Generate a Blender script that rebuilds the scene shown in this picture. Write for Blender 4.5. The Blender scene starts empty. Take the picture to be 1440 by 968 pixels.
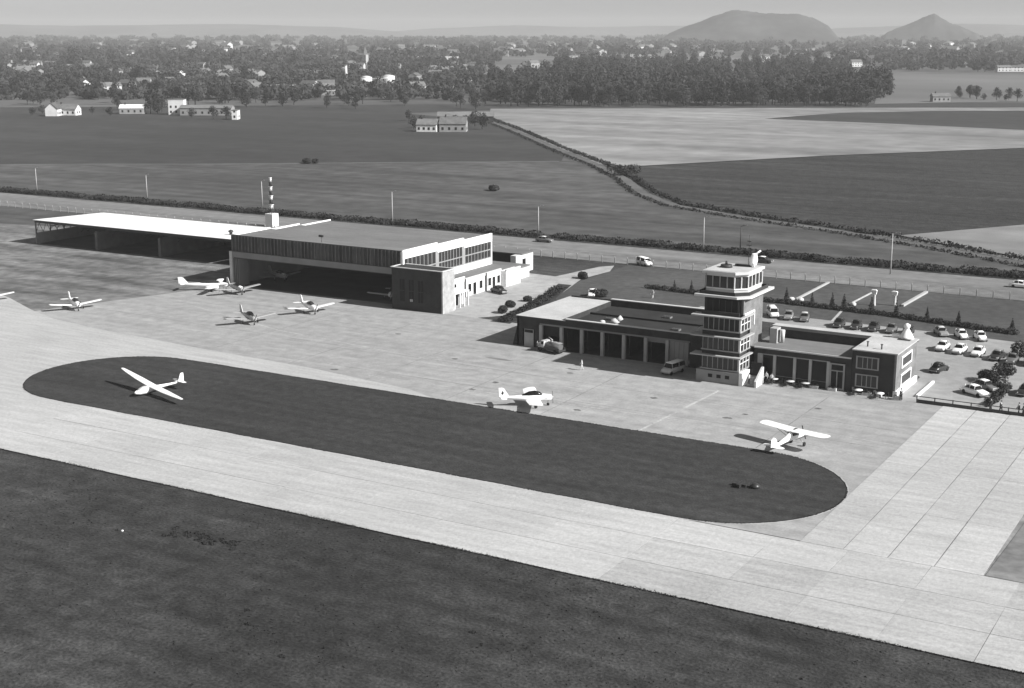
import bpy, bmesh, math, random
import numpy as np
from mathutils import Vector, Matrix
R = math.radians
random.seed(7)
SC = bpy.context.scene
COL = SC.collection
# ------------------------------------------------------------------ camera
PW, PH, FOC, HORY, CAMZ = 1440., 968., 1950., 38., 50.
PITCH = math.atan((484 - HORY) / FOC); YAW = R(30.3)
cam_d = bpy.data.cameras.new('camera'); cam = bpy.data.objects.new('camera', cam_d); COL.objects.link(cam)
cam.location = (0, 0, CAMZ); cam.rotation_euler = (math.pi / 2 - PITCH, 0, YAW)
cam_d.sensor_fit = 'HORIZONTAL'; cam_d.sensor_width = 36; cam_d.lens = 36 * FOC / PW
cam_d.clip_start = 1; cam_d.clip_end = 40000
SC.camera = cam
# ------------------------------------------------------------------ world, sun, exposure
SUN_EL, SUN_AZ = 34., 4.          # azimuth measured from +X towards +Y
w = bpy.data.worlds.new('World'); SC.world = w; w.use_nodes = True
nt = w.node_tree; nt.nodes.clear()
sky = nt.nodes.new('ShaderNodeTexSky'); sky.sky_type = 'NISHITA'; sky.sun_disc = False
sky.sun_elevation = R(SUN_EL); sky.sun_rotation = R(90 - SUN_AZ); sky.dust_density = 0.8
bw = nt.nodes.new('ShaderNodeRGBToBW'); bg = nt.nodes.new('ShaderNodeBackground'); wo = nt.nodes.new('ShaderNodeOutputWorld')
bg.inputs[1].default_value = 0.06
nt.links.new(sky.outputs[0], bw.inputs[0]); nt.links.new(bw.outputs[0], bg.inputs[0]); nt.links.new(bg.outputs[0], wo.inputs[0])
sd = bpy.data.lights.new('sun', 'SUN'); sd.energy = 5.0; sd.angle = R(0.6); sd.color = (1, 0.995, 0.985)
sun = bpy.data.objects.new('sun', sd); COL.objects.link(sun)
sv = Vector((math.cos(R(SUN_EL)) * math.cos(R(SUN_AZ)), math.cos(R(SUN_EL)) * math.sin(R(SUN_AZ)), math.sin(R(SUN_EL))))
sun.rotation_euler = sv.to_track_quat('Z', 'Y').to_euler(); sun.location = (0, 0, 200)
SC.view_settings.view_transform = 'Standard'; SC.view_settings.look = 'None'
SC.view_settings.exposure = 0.75; SC.view_settings.gamma = 1.0
HAZE = 0.000135
# ------------------------------------------------------------------ helpers
_F = Vector((-math.sin(YAW) * math.cos(PITCH), math.cos(YAW) * math.cos(PITCH), -math.sin(PITCH)))
_R = Vector((math.cos(YAW), math.sin(YAW), 0)); _U = _R.cross(_F)
def G(x, y, z=0.):
    """survey helper: ground position (at height z) that the photograph shows at pixel x, y"""
    d = _F * FOC + _R * (x - PW / 2) + _U * (PH / 2 - y); t = (z - CAMZ) / d.z
    return (d.x * t, d.y * t)
def tag(o, label=None, cat=None, group=None, kind=None):
    if label: o['label'] = label
    if cat: o['category'] = cat
    if group: o['group'] = group
    if kind: o['kind'] = kind
    return o
def thing(name, label, cat, loc=(0, 0, 0), rz=0., group=None):
    o = bpy.data.objects.new(name, None); COL.objects.link(o); o.location = loc; o.rotation_euler = (0, 0, rz)
    o.empty_display_size = .5
    return tag(o, label, cat, group)
def copy_tree(o, parent=None):
    c = o.copy(); COL.objects.link(c); c.parent = parent
    for ch in o.children: copy_tree(ch, c)
    return c
class MB:
    """collects shapes and links them as one mesh object"""
    def __init__(s): s.v = []; s.f = []; s.sm = []
    def add(s, vs, fs, smooth=False):
        b = len(s.v); s.v += [tuple(v) for v in vs]; s.f += [tuple(i + b for i in f) for f in fs]; s.sm += [smooth] * len(fs); return s
    def box(s, x0, x1, y0, y1, z0, z1):
        v = [(x0, y0, z0), (x1, y0, z0), (x1, y1, z0), (x0, y1, z0), (x0, y0, z1), (x1, y0, z1), (x1, y1, z1), (x0, y1, z1)]
        return s.add(v, [(0, 3, 2, 1), (4, 5, 6, 7), (0, 1, 5, 4), (1, 2, 6, 5), (2, 3, 7, 6), (3, 0, 4, 7)])
    def prism(s, pts, z0, z1, smooth=False):
        n = len(pts); z1f = z1 if callable(z1) else (lambda x, y: z1)
        v = [(x, y, z0) for x, y in pts] + [(x, y, z1f(x, y)) for x, y in pts]
        s.add(v, [tuple(range(n))[::-1], tuple(range(n, 2 * n))])
        b = len(s.v) - 2 * n
        s.f += [(b + i, b + (i + 1) % n, b + n + (i + 1) % n, b + n + i) for i in range(n)]; s.sm += [smooth] * n
        return s
    def loft(s, rings, smooth=True, caps=True):
        n = len(rings[0]); b = len(s.v)
        for r in rings: s.v += [tuple(p) for p in r]
        for k in range(len(rings) - 1):
            for i in range(n):
                s.f.append((b + k * n + i, b + k * n + (i + 1) % n, b + (k + 1) * n + (i + 1) % n, b + (k + 1) * n + i)); s.sm.append(smooth)
        if caps:
            s.f.append(tuple(b + i for i in range(n))[::-1]); s.sm.append(False)
            s.f.append(tuple(b + (len(rings) - 1) * n + i for i in range(n))); s.sm.append(False)
        return s
    def tube(s, p, q, r, r2=None, n=8, smooth=True):
        p = Vector(p); q = Vector(q); d = (q - p).normalized(); a = d.orthogonal().normalized(); b = d.cross(a); r2 = r if r2 is None else r2
        ring = lambda c, rr: [c + (a * math.cos(t) + b * math.sin(t)) * rr for t in [2 * math.pi * i / n for i in range(n)]]
        return s.loft([ring(p, r), ring(q, r2)], smooth)
    def lathe(s, c, prof, n=16, smooth=True):
        return s.loft([[(c[0] + r * math.cos(2 * math.pi * i / n), c[1] + r * math.sin(2 * math.pi * i / n), c[2] + z) for i in range(n)] for r, z in prof], smooth)
    def mesh(s, name, m):
        me = bpy.data.meshes.new(name); me.from_pydata(s.v, [], s.f); me.materials.append(m)
        me.polygons.foreach_set('use_smooth', s.sm); me.update()
        return me
    def build(s, name, m, parent=None, world=True, label=None):
        """world=True: vertices are in world coordinates, shifted to the (unrotated) parent's origin"""
        me = s.mesh(name, m); o = bpy.data.objects.new(name, me); COL.objects.link(o)
        if parent:
            o.parent = parent
            if world:
                t = Vector((0, 0, 0)); p = parent
                while p: t += p.location; p = p.parent
                me.transform(Matrix.Translation(-t))
        if label: o['label'] = label
        bm = bmesh.new(); bm.from_mesh(me); bmesh.ops.recalc_face_normals(bm, faces=bm.faces); bm.to_mesh(me); bm.free()
        return o
def inst(src, loc, parent=None, rz=0., scale=None):
    o = src.copy(); COL.objects.link(o); o.location = loc; o.rotation_euler = (0, 0, rz); o.parent = parent
    if scale: o.scale = scale
    return o
def fastmesh(name, verts, faces, m):
    verts = np.asarray(verts, np.float32); faces = np.asarray(faces, np.int32); k = faces.shape[1]
    me = bpy.data.meshes.new(name); me.vertices.add(len(verts)); me.vertices.foreach_set('co', verts.ravel())
    me.loops.add(faces.size); me.loops.foreach_set('vertex_index', faces.ravel()); me.polygons.add(len(faces))
    me.polygons.foreach_set('loop_start', np.arange(0, faces.size, k, dtype=np.int32)); me.polygons.foreach_set('loop_total', np.full(len(faces), k, np.int32))
    me.materials.append(m); me.update(calc_edges=True)
    return me
# ------------------------------------------------------------------ materials (all neutral grey: the photograph is black and white)
def mat(name, v, rough=.9, noise=(), bump=None, metal=0., spec=.3, obj_rand=0.):
    """v = albedo; noise = list of (scale per metre, amount, detail); amounts multiply the albedo"""
    m = bpy.data.materials.new(name); m.use_nodes = True; n = m.node_tree.nodes; l = m.node_tree.links
    b = n['Principled BSDF']; b.inputs['Roughness'].default_value = rough; b.inputs['Metallic'].default_value = metal
    b.inputs['Specular IOR Level'].default_value = spec
    b.inputs['Base Color'].default_value = (v, v, v, 1)
    geo = n.new('ShaderNodeNewGeometry'); cur = None
    for sc, amt, det in noise:
        t = n.new('ShaderNodeTexNoise'); t.inputs['Scale'].default_value = 1.0; t.inputs['Detail'].default_value = det
        mp = n.new('ShaderNodeMapping'); s3 = sc if isinstance(sc, tuple) else (sc, sc, sc); mp.inputs['Scale'].default_value = s3
        l.new(geo.outputs['Position'], mp.inputs[0]); l.new(mp.outputs[0], t.inputs['Vector'])
        r = n.new('ShaderNodeMapRange'); r.inputs[1].default_value = .3; r.inputs[2].default_value = .7
        r.inputs[3].default_value = 1 - amt; r.inputs[4].default_value = 1 + amt; l.new(t.outputs[0], r.inputs[0])
        if cur is None: cur = r.outputs[0]
        else:
            q = n.new('ShaderNodeMath'); q.operation = 'MULTIPLY'; l.new(cur, q.inputs[0]); l.new(r.outputs[0], q.inputs[1]); cur = q.outputs[0]
    if obj_rand:
        oi = n.new('ShaderNodeObjectInfo'); r = n.new('ShaderNodeMapRange'); r.inputs[3].default_value = 1 - obj_rand; r.inputs[4].default_value = 1 + obj_rand
        l.new(oi.outputs['Random'], r.inputs[0])
        if cur is None: cur = r.outputs[0]
        else:
            q = n.new('ShaderNodeMath'); q.operation = 'MULTIPLY'; l.new(cur, q.inputs[0]); l.new(r.outputs[0], q.inputs[1]); cur = q.outputs[0]
    if cur is not None:
        q = n.new('ShaderNodeMath'); q.operation = 'MULTIPLY'; q.inputs[1].default_value = v; l.new(cur, q.inputs[0])
        l.new(q.outputs[0], b.inputs['Base Color'])
    if bump:
        t = n.new('ShaderNodeTexNoise'); t.inputs['Scale'].default_value = bump[0]; t.inputs['Detail'].default_value = 4
        l.new(geo.outputs['Position'], t.inputs['Vector'])
        bp = n.new('ShaderNodeBump'); bp.inputs['Strength'].default_value = bump[1]; bp.inputs['Distance'].default_value = bump[2]
        l.new(t.outputs[0], bp.inputs['Height']); l.new(bp.outputs[0], b.inputs['Normal'])
    return m
def brick_mat(name, v1, v2, vm):
    m = mat(name, v1, .9); n = m.node_tree.nodes; l = m.node_tree.links; b = n['Principled BSDF']
    geo = n.new('ShaderNodeNewGeometry'); sx = n.new('ShaderNodeSeparateXYZ'); cx = n.new('ShaderNodeCombineXYZ'); a = n.new('ShaderNodeMath'); a.operation = 'ADD'
    l.new(geo.outputs['Position'], sx.inputs[0]); l.new(sx.outputs[0], a.inputs[0]); l.new(sx.outputs[1], a.inputs[1]); l.new(a.outputs[0], cx.inputs[0]); l.new(sx.outputs[2], cx.inputs[1])
    t = n.new('ShaderNodeTexBrick'); t.inputs['Scale'].default_value = 1; t.inputs['Brick Width'].default_value = .22; t.inputs['Row Height'].default_value = .075
    t.inputs['Mortar Size'].default_value = .01; t.inputs['Color1'].default_value = (v1,) * 3 + (1,); t.inputs['Color2'].default_value = (v2,) * 3 + (1,); t.inputs['Mortar'].default_value = (vm,) * 3 + (1,)
    l.new(cx.outputs[0], t.inputs['Vector'])
    ns = n.new('ShaderNodeTexNoise'); ns.inputs['Scale'].default_value = .8; ns.inputs['Detail'].default_value = 6; l.new(geo.outputs['Position'], ns.inputs['Vector'])
    r = n.new('ShaderNodeMapRange'); r.inputs[1].default_value = .3; r.inputs[2].default_value = .7; r.inputs[3].default_value = .75; r.inputs[4].default_value = 1.25; l.new(ns.outputs[0], r.inputs[0])
    vm_ = n.new('ShaderNodeVectorMath'); vm_.operation = 'SCALE'; l.new(t.outputs[0], vm_.inputs[0]); l.new(r.outputs[0], vm_.inputs['Scale']); l.new(vm_.outputs[0], b.inputs['Base Color'])
    return m
M = {}
M['grass'] = mat('short_grass', .034, 1, [((.09, .5, 1), .24, 7), (.014, .40, 3), (.05, .25, 5), ((.05, .28, 1), .28, 6), (.5, .40, 8), (3, .50, 6)], (3, .8, .15))
M['island'] = mat('mown_grass', .029, 1, [((.05, .4, 1), .18, 6), (.03, .2, 4), ((.05, .6, 1), .22, 6), (.8, .30, 8), (4, .30, 4)], (4, .6, .08))
M['rough'] = mat('rough_grass', .125, 1, [(.035, .40, 5), ((.05, .22, 1), .50, 7), (.4, .35, 8)], (3, .8, .15))
M['field_mid'] = mat('pasture', .062, 1, [((.006, .22, 1), .2, 4), (.006, .25, 4), ((.01, .07, 1), .28, 7), (.15, .30, 8)], (1, .5, .2))
M['field_dark'] = mat('dark_pasture', .034, 1, [(.004, .22, 4), ((.006, .03, 1), .22, 6), (.1, .2, 8)])
M['field_pale'] = mat('stubble', .190, 1, [(.005, .22, 5), ((.004, .035, 1), .25, 7), (.08, .18, 8)])
M['field_plough'] = mat('ploughed_earth', .026, 1, [((.008, .35, 1), .3, 3), (.008, .2, 4), ((.02, .10, 1), .4, 7), (.3, .4, 8)], (1, .8, .3))
M['field_far'] = mat('far_farmland', .10, 1, [(.002, .35, 3), ((.001, .006, 1), .4, 4), (.03, .2, 5)])
M['garden'] = mat('lawn', .060, 1, [(.05, .28, 4), (.6, .25, 8), (4, .2, 4)], (3, .4, .08))
M['asphalt'] = mat('apron_surface', .285, .85, [(.02, .10, 5), ((.05, .5, 1), .12, 8), (.5, .14, 8), (3, .10, 4)], (5, .2, .02), spec=.2)
M['concrete'] = mat('concrete', .38, .85, [(.03, .10, 6), ((.12, .9, 1), .12, 10), (2.2, .10, 8), (8, .14, 4)], (5, .2, .02), spec=.2, obj_rand=.05)
M['concrete_w'] = mat('worn_concrete', .35, .85, [(.05, .14, 6), ((.12, .9, 1), .14, 10), (2.2, .12, 8), (8, .14, 4)], (5, .2, .02), spec=.2, obj_rand=.06)
M['concrete_l'] = mat('pale_concrete', .37, .85, [(.03, .10, 6), ((.12, .9, 1), .12, 10), (2.2, .10, 8), (8, .14, 4)], spec=.2)
M['joint'] = mat('joint_filler', .19, .9, [(.12, .5, 5), (.7, .3, 6)])
M['lot'] = mat('gravelled_tarmac', .27, .9, [(.06, .14, 4), (.6, .12, 8), (4, .08, 4)], (5, .3, .03))
M['yard'] = mat('yard_gravel', .31, .9, [(.06, .12, 4), (.5, .16, 8), (3, .1, 4)], (5, .3, .03))
M['road'] = mat('road_surface', .17, .9, [((.01, .2, 1), .15, 5), (.3, .15, 8)])
M['verge'] = mat('dry_verge', .16, 1, [((.03, .2, 1), .25, 6), (.5, .22, 8)], (3, .6, .1))
M['paint'] = mat('worn_paint', .40, .8, [(.25, .22, 8), (2.5, .15, 6)])
M['faint'] = mat('faint_paint', .34, .8, [(.25, .3, 8), (2.5, .3, 6)])
M['white'] = mat('white_paint', .80, .55, [(.6, .04, 5)])
M['whiteroof'] = mat('sheet_metal_roof', .80, .55, [((.15, .6, 1), .05, 5)])
M['plane'] = mat('aircraft_white', .82, .35, spec=.5)
M['planegrey'] = mat('aircraft_grey', .36, .35, spec=.5)
M['planedark'] = mat('aircraft_dark_paint', .03, .4, spec=.4)
M['glass'] = mat('dark_glass', .012, .15, spec=.2)
M['winglass'] = mat('window_glass', .03, .1, spec=.35)
M['brick'] = brick_mat('dark_brick', .036, .022, .05)  # dark brick, lowered further in tone to deepen the shaded walls
M['brickp'] = brick_mat('sun_toned_brick', .17, .12, .18)  # paler copy of the brick for sunlit sides, sunlight put into the colour
M['brickl'] = brick_mat('bright_sun_toned_brick', .34, .27, .36)  # lightest copy, colours the corner block's side as if in full sun
M['floordark'] = mat('shade_darkened_floor', .05, .8, [(.3, .3, 6)])  # floors coloured near black to deepen the shade indoors
M['shedwall'] = mat('shade_dimmed_render', .12, .9, [(.5, .2, 6)])  # shed partitions darkened in colour so the interior looks shaded
M['stone'] = mat('pale_render', .52, .8, [(.5, .08, 6)])
M['greyw'] = mat('grey_render', .26, .85, [(.5, .12, 6)])
M['frame'] = mat('window_frame_paint', .28, .6, [(1, .1, 4)])  # front frames greyed for their shade, frames on the sunny side stay white
M['roofgrey'] = mat('felt_roof', .15, .95, [(.08, .12, 4), ((.1, .7, 1), .12, 6), (1.5, .08, 5)])
M['rooflight'] = mat('gravel_roof', .42, .95, [(.3, .12, 6), (3, .1, 4)])
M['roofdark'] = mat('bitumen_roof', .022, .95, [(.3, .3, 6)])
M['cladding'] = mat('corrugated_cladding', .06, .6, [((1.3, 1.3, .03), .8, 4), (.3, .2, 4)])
M['cladrib'] = mat('cladding_rib_paint', .12, .7, [(.7, .4, 4)])
M['beam'] = mat('concrete_beam', .20, .8, [(.3, .12, 5)])
M['black'] = mat('black_rubber', .015, .8)
M['dark'] = mat('dark_metal', .04, .5)
M['metal'] = mat('galvanised_metal', .30, .45, metal=.4)
M['pole'] = mat('concrete_pole', .36, .8, [(1, .1, 4)])
M['wood'] = mat('weathered_wood', .13, .9, [(2, .2, 4)])
M['trunk'] = mat('bark', .06, .95, [(2, .3, 4)])
M['leaf'] = mat('foliage', .034, .9, [(.006, .4, 3), (.06, .35, 3), (.9, .2, 4)], obj_rand=.2)
M['leafdark'] = mat('conifer_foliage', .022, .9, [(1.2, .35, 4)], obj_rand=.2)
M['leafpale'] = mat('pale_foliage', .085, .9, [(.2, .25, 3), (.9, .35, 4)], obj_rand=.25)
M['scrub'] = mat('hedge_foliage', .026, .95, [(.15, .35, 4), (1.2, .4, 5)])
M['tile'] = mat('clay_tiles', .12, .8, [(.5, .2, 5)], obj_rand=.3)
M['houseW'] = mat('whitewashed_wall', .62, .8, [(.4, .08, 5)])
M['houseG'] = mat('rendered_wall', .34, .85, [(.4, .12, 5)], obj_rand=.35)
M['hill'] = mat('spoil_heap', .06, 1, [(.008, .3, 6), (.03, .3, 6)])
M['skin'] = mat('skin', .42, .6)
M['cloth'] = mat('dark_cloth', .03, .9)
M['clothl'] = mat('light_cloth', .55, .9)
M['hair'] = mat('hair', .02, .8)
for nm, v in (('carwhite', .75), ('carcream', .5), ('cargrey', .22), ('carmid', .12), ('cardark', .03)): M[nm] = mat(nm.replace('car', 'car_paint_'), v, .28, spec=.5)
def sheet(name, pts, z, m, kind='structure', label=None, skirt=0.):
    o = MB().add([(x, y, z) for x, y in pts], [tuple(range(len(pts)))]).build(name, m)
    o['kind'] = kind
    if label: o['label'] = label
    bm = bmesh.new(); bm.from_mesh(o.data)
    for f in bm.faces:
        if f.normal.z < 0: f.normal_flip()
    bm.to_mesh(o.data); bm.free()
    return o
def rect(x0, x1, y0, y1): return [(x0, y0), (x1, y0), (x1, y1), (x0, y1)]
# ------------------------------------------------------------------ ground, fields, roads
N = 96
sheet('ground', [(11000 * math.cos(2 * math.pi * i / N), 11000 * math.sin(2 * math.pi * i / N)) for i in range(N)], -.30, M['field_far'])
sheet('airfield_grass', rect(-420, 60, -60, 300), -.012, M['grass'])
sheet('pasture', [(-520, 296), (20, 296), G(1440, 372), G(1180, 325), G(940, 287), G(880, 252), G(790, 222), (-250, 472), G(600, 229), G(0, 232), G(-150, 236)], -.004, M['field_mid'])
sheet('dark_pasture', [G(-150, 236), G(0, 232), G(600, 229), G(790, 226), G(795, 215), G(690, 172), G(560, 158), G(320, 170), G(0, 176), G(-150, 176)], -.05, M['field_dark'])
sheet('stubble_field', [G(905, 233), G(1160, 219), G(1440, 208), G(1560, 206), G(1560, 180), G(1440, 183), G(1250, 174), G(1075, 167), G(1180, 159), G(1330, 156), G(1560, 156), G(1560, 151), G(1060, 152), G(690, 153), G(686, 166), G(760, 198), G(850, 234)], -.03, M['field_pale'])
sheet('green_field', [G(1075, 167), G(1250, 174), G(1440, 183), G(1560, 180), G(1560, 156.5), G(1330, 157), G(1180, 160.5)], -.02, M['field_dark'])
sheet('ploughed_field', [G(905, 234), G(1160, 220), G(1440, 209), G(1600, 206), G(1600, 312), G(1440, 318), G(1265, 331), G(1150, 322), G(960, 288), G(905, 262), G(865, 238)], -.02, M['field_plough'])
sheet('sandy_field', [G(1265, 331), G(1440, 316), G(1600, 312), G(1600, 372), G(1440, 362), G(1340, 345)], -.015, M['field_pale'])
sheet('far_field', [G(1215, 104), G(1600, 106), G(1600, 140), G(1230, 146), G(1235, 120)], -.1, mat('far_stubble', .12, 1, [(.004, .3, 4)]))
sheet('village_field', [G(-60, 140), G(200, 140), G(200, 146), G(-60, 150)], -.1, mat('village_pasture', .10, 1, [(.004, .3, 4)]))
sheet('meadow_edge', [G(-150, 176), G(0, 176), G(320, 171), G(560, 159), G(700, 154), G(1600, 150), G(1600, 144), G(700, 146), G(-150, 152)], -.12, M['field_dark'])
# road with its verges
sheet('road_verge', rect(-900, 60, 268.5, 296), .004, M['verge'])
sheet('hedge_bank', rect(-900, 60, 290.3, 298), .05, mat('hedge_bank_grass', .032, 1, [((.03, .15, 1), .4, 6), (.3, .4, 8)]))
sheet('road', rect(-900, 60, 279.5, 287.5), .03, M['road'])
sheet('lawn', [(-127, 232), (-127, 268), (30, 268), (30, 200), (-36, 200), (-36, 232), (-100, 228), (-112, 212)], .008, M['garden'])
sheet('rough_ground', [(-420, 180), (-214, 174), (-199, 166), (-184.9, 205), (-184.9, 268), (-420, 268)], .006, M['rough'])
sheet('left_apron_grass', [(-420, 268), (-420, 262), (-300, 243), (-268, 249), (-262, 246), (-198, 246), (-184, 240), (-184, 268)], .010, M['field_mid'])
# apron, pale concrete, island
sheet('apron', [(-199, 166), (-200, 150), (-160, 127.2), (-41, 127.2), (-41, 186), (-70, 188.5), (-110, 188.5), (-117.5, 203), (-126, 203.5), (-131.8, 203.2), (-133, 203.3), (-143.5, 206), (-184.7, 206)], .014, M['asphalt'])
sheet('left_concrete', [(-420, 108), (-140, 108), (-140, 153.0), (-100, 153.0), (-108, 156.5), (-128, 159.5), (-150, 160.8), (-178, 163.3), (-190, 165.3), (-200, 169.0), (-212, 174.5), (-262, 193), (-262, 186), (-216, 169), (-209, 164.5), (-214, 161.5), (-260, 164), (-420, 166)], .022, M['concrete_l'])
def stad(x0, x1, y0, y1, n=14, e=1.0):
    r = (y1 - y0) / 2; yc = (y0 + y1) / 2; p = []
    for i in range(n + 1): t = -math.pi / 2 + math.pi * i / n; p.append((x1 - r + r * math.cos(t), yc + r * math.sin(t)))
    for i in range(n + 1): t = math.pi / 2 + math.pi * i / n; p.append((x0 + r + r * math.cos(t), yc + r * math.sin(t)))
    return p
sheet('island_edging', stad(-162.0, -40.8, 127.0, 154.2, 24), .030, M['paint'])
sheet('grass_island', stad(-161.8, -41.0, 127.2, 154.0, 24), .050, M['island'])
# slabs of the near taxiway and of the ramp, one object each, on a joint bed
bed = sheet('taxiway', rect(-140, 20, 108, 127.0), .012, M['joint'])
bed2 = sheet('ramp', rect(-41, -18.4, 127.0, 186), .018, M['joint'])
tag(bed, kind='structure')
random.seed(11)
def slab(parent, x0, x1, y0, y1, z, m='concrete'):
    g = random.choice((.006, .012, .02)); gy = g if x1 - x0 < 6 else random.choice((.02, .035)); g = .05 if x1 - x0 < 6 else g; dz = random.uniform(0, .006)
    j = lambda: random.uniform(-.03, .03)
    pts = [(x0 + g + j(), y0 + gy), (x1 - g + j(), y0 + gy), (x1 - g + j(), y1 - gy), (x0 + g + j(), y1 - gy)]
    MB().prism(pts, z - .005, z + dz + .015).build('concrete_slab', M[m], parent, world=False)
xs = [-140, -128, -117, -106.5, -96, -85.5, -75, -64.5, -54, -43.5, -36, -28, -20, -12, -3, 8, 20]
for i in range(len(xs) - 1):
    for (y0, y1) in ((108, 114.2), (114.2, 120.6), (120.6, 127)):
        slab(bed, xs[i], xs[i + 1], y0, y1, .03, 'concrete_w' if xs[i] > -56 and y0 < 120 or xs[i] > -37 and y0 > 120 and i % 3 == 0 else 'concrete')
for i, (a, b) in enumerate(((-41, -36.6), (-36.6, -32.2), (-32.2, -27.8), (-27.8, -23.2), (-23.2, -18.4))):
    ys = [127, 141, 157, 171, 186]
    if i == 4: ys = [146, 157, 171, 186]
    for y0, y1 in zip(ys[:-1], ys[1:]): slab(bed2, a, b, y0, y1, .034)
sheet('corner_grass', [(-23.1, 127.1), (20, 127.1), (20, 170), (-18.5, 170), (-18.5, 146.2), (-22.6, 146)], .060, mat('worn_corner_grass', .17, 1, [(.08, .35, 6), (.8, .25, 8)]))
# painted lines on the apron
def line(x0, y0, x1, y1, wd=.22, z=.020):
    d = Vector((x1 - x0, y1 - y0)).normalized() * wd / 2; n_ = (-d.y, d.x)
    sheet('painted_line', [(x0 - n_[0], y0 - n_[1]), (x1 - n_[0], y1 - n_[1]), (x1 + n_[0], y1 + n_[1]), (x0 + n_[0], y0 + n_[1])], z, M['faint'])
line(-71.4, 154.6, -70.2, 178, .40)
line(-118, 160.2, -60, 161.5, .16, .021); line(-58, 165.5, -42, 164.5, .2, .022); line(-176, 186, -150, 178, .2, .023)
line(-150, 178, -112, 172.5, .2, .0215); line(-110, 171, -84, 168.5, .16, .0225); line(-56, 159.5, -42, 157.8, .2, .0235)
M['ajoint'] = mat('apron_joint_line', .19, .9, [(.2, .3, 6), (2, .3, 6)])
for i, (a, b_, c_, d_) in enumerate(((-86, 154.6, -86.2, 181), (-101, 155, -101, 184), (-117, 158, -117.2, 196), (-133, 160, -133, 202), (-150, 162, -150, 205), (-56, 154.6, -55.8, 183), (-196, 176, -43, 170.5), (-186, 190, -128, 187.5), (-140, 163, -43, 162.4))):
    d0 = Vector((c_ - a, d_ - b_)).normalized() * .07; n0 = (-d0.y, d0.x)
    sheet('apron_joint', [(a - n0[0], b_ - n0[1]), (c_ - n0[0], d_ - n0[1]), (c_ + n0[0], d_ + n0[1]), (a + n0[0], b_ + n0[1])], .0160 + i * .0002, M['ajoint'])
# car park, yards, drives
sheet('car_park', [(-47.7, 186.1), (20, 186.1), (20, 224), (-36, 231), (-54, 232.3), (-96, 233), (-96, 227), (-54, 224), (-54, 208), (-47.7, 200)], .024, M['lot'])
sheet('yard', [(-133, 203.3), (-126, 203.5), (-117.8, 214), (-123, 222), (-124.5, 233), (-128, 247), (-127, 258), (-129.4, 265), (-131.5, 262), (-134, 247), (-146, 248), (-150, 256), (-158, 256), (-158, 238), (-138, 237.8), (-138, 212)], .018, M['yard'])
sheet('terminal_pavement', rect(-69, -44.5, 184.0, 187.5), .028, M['greyw'])
# strip of planted ground between yard and terminal
sheet('planting_strip', [(-122.5, 202), (-118.5, 202), (-121.5, 222), (-126.5, 240), (-129.5, 240), (-124.5, 221)], .03, M['scrub'])
# lane across the fields
lane_px = [(676, 166), (720, 182), (780, 208), (840, 232), (880, 252), (905, 272), (950, 289), (1050, 306), (1180, 325), (1300, 345), (1440, 371), (1560, 395)]
lp = [Vector(G(*p)) for p in lane_px]
def ribbon(path, wd):
    a = []; b = []
    for i, p in enumerate(path):
        d = (path[min(i + 1, len(path) - 1)] - path[max(i - 1, 0)]).normalized(); nrm = Vector((-d.y, d.x)) * wd / 2; a.append(p + nrm); b.append(p - nrm)
    return [tuple(q) for q in a] + [tuple(q) for q in b[::-1]]
sheet('farm_track', ribbon(lp, 3.2), .01, mat('farm_track_earth', .095, 1, [(.1, .25, 6)]))
sheet('field_path', ribbon([Vector(G(-60, 232)), Vector(G(120, 231)), Vector(G(300, 231)), Vector(G(520, 229)), Vector(G(786, 227))], 2.5), .012, mat('path_earth', .10, 1, [(.1, .25, 6)]))
# ------------------------------------------------------------------ hills at the horizon
def hill(px0, px1, prof, D, ybase, name='spoil_heap', label=None, cat=None, depth=.45, m='hill'):
    """prof: list of (t 0..1, height m) along the skyline; built as a rounded ridge of real depth"""
    c0 = Vector(G(px0, ybase)).normalized() * D; c1 = Vector(G(px1, ybase)).normalized() * D
    L = (c1 - c0).length; ax = (c1 - c0) / L; away = Vector((c0 + c1)).normalized()
    nx, ny = 60, 14; V = []; F = []
    for j in range(ny + 1):
        s = j / ny * 2 - 1
        for i in range(nx + 1):
            t = i / nx
            for k in range(len(prof) - 1):
                if prof[k][0] <= t <= prof[k + 1][0]:
                    u = (t - prof[k][0]) / (prof[k + 1][0] - prof[k][0]); h = prof[k][1] * (1 - u) + prof[k + 1][1] * u; break
            h = h * max(0, (1 - abs(s) ** 1.6)) + random.uniform(-1, 1) * .014 * h * (1 - abs(s)) + .6 * math.sin(i * .9 + j * .7) * (h > 12) - 1
            p = c0 + ax * (L * t) + away * (s * L * depth); V.append((p.x, p.y, h))
    for j in range(ny):
        for i in range(nx): a = j * (nx + 1) + i; F.append((a, a + 1, a + nx + 2, a + nx + 1))
    o = MB().add(V, F, True).build(name, M[m]); return o
h1 = hill(925, 1185, [(0, 0), (.06, 30), (.12, 46), (.2, 62), (.3, 84), (.38, 100), (.43, 105), (.5, 99), (.56, 93), (.66, 92), (.76, 90), (.84, 78), (.92, 55), (1, 0)], 4600, 60)
tag(h1, 'broad flat-topped spoil heap with a low peak on the horizon', 'hill')
h2 = hill(1232, 1385, [(0, 0), (.1, 34), (.3, 62), (.49, 93), (.53, 93), (.66, 66), (.8, 48), (.92, 30), (1, 0)], 5000, 60)
tag(h2, 'small pointed conical spoil heap on the horizon right of the broad one', 'hill')
for k, (a, b, D, hs) in enumerate(((-500, 620, 9200, 72), (500, 1150, 9700, 62), (1050, 2000, 8800, 70))):
    o = hill(a, b, [(0, 0), (.15, hs * .6), (.35, hs), (.5, hs * .8), (.7, hs * .95), (.85, hs * .7), (1, 0)], D, 50, 'hills', depth=.15, m='field_far'); tag(o, kind='structure')
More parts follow.
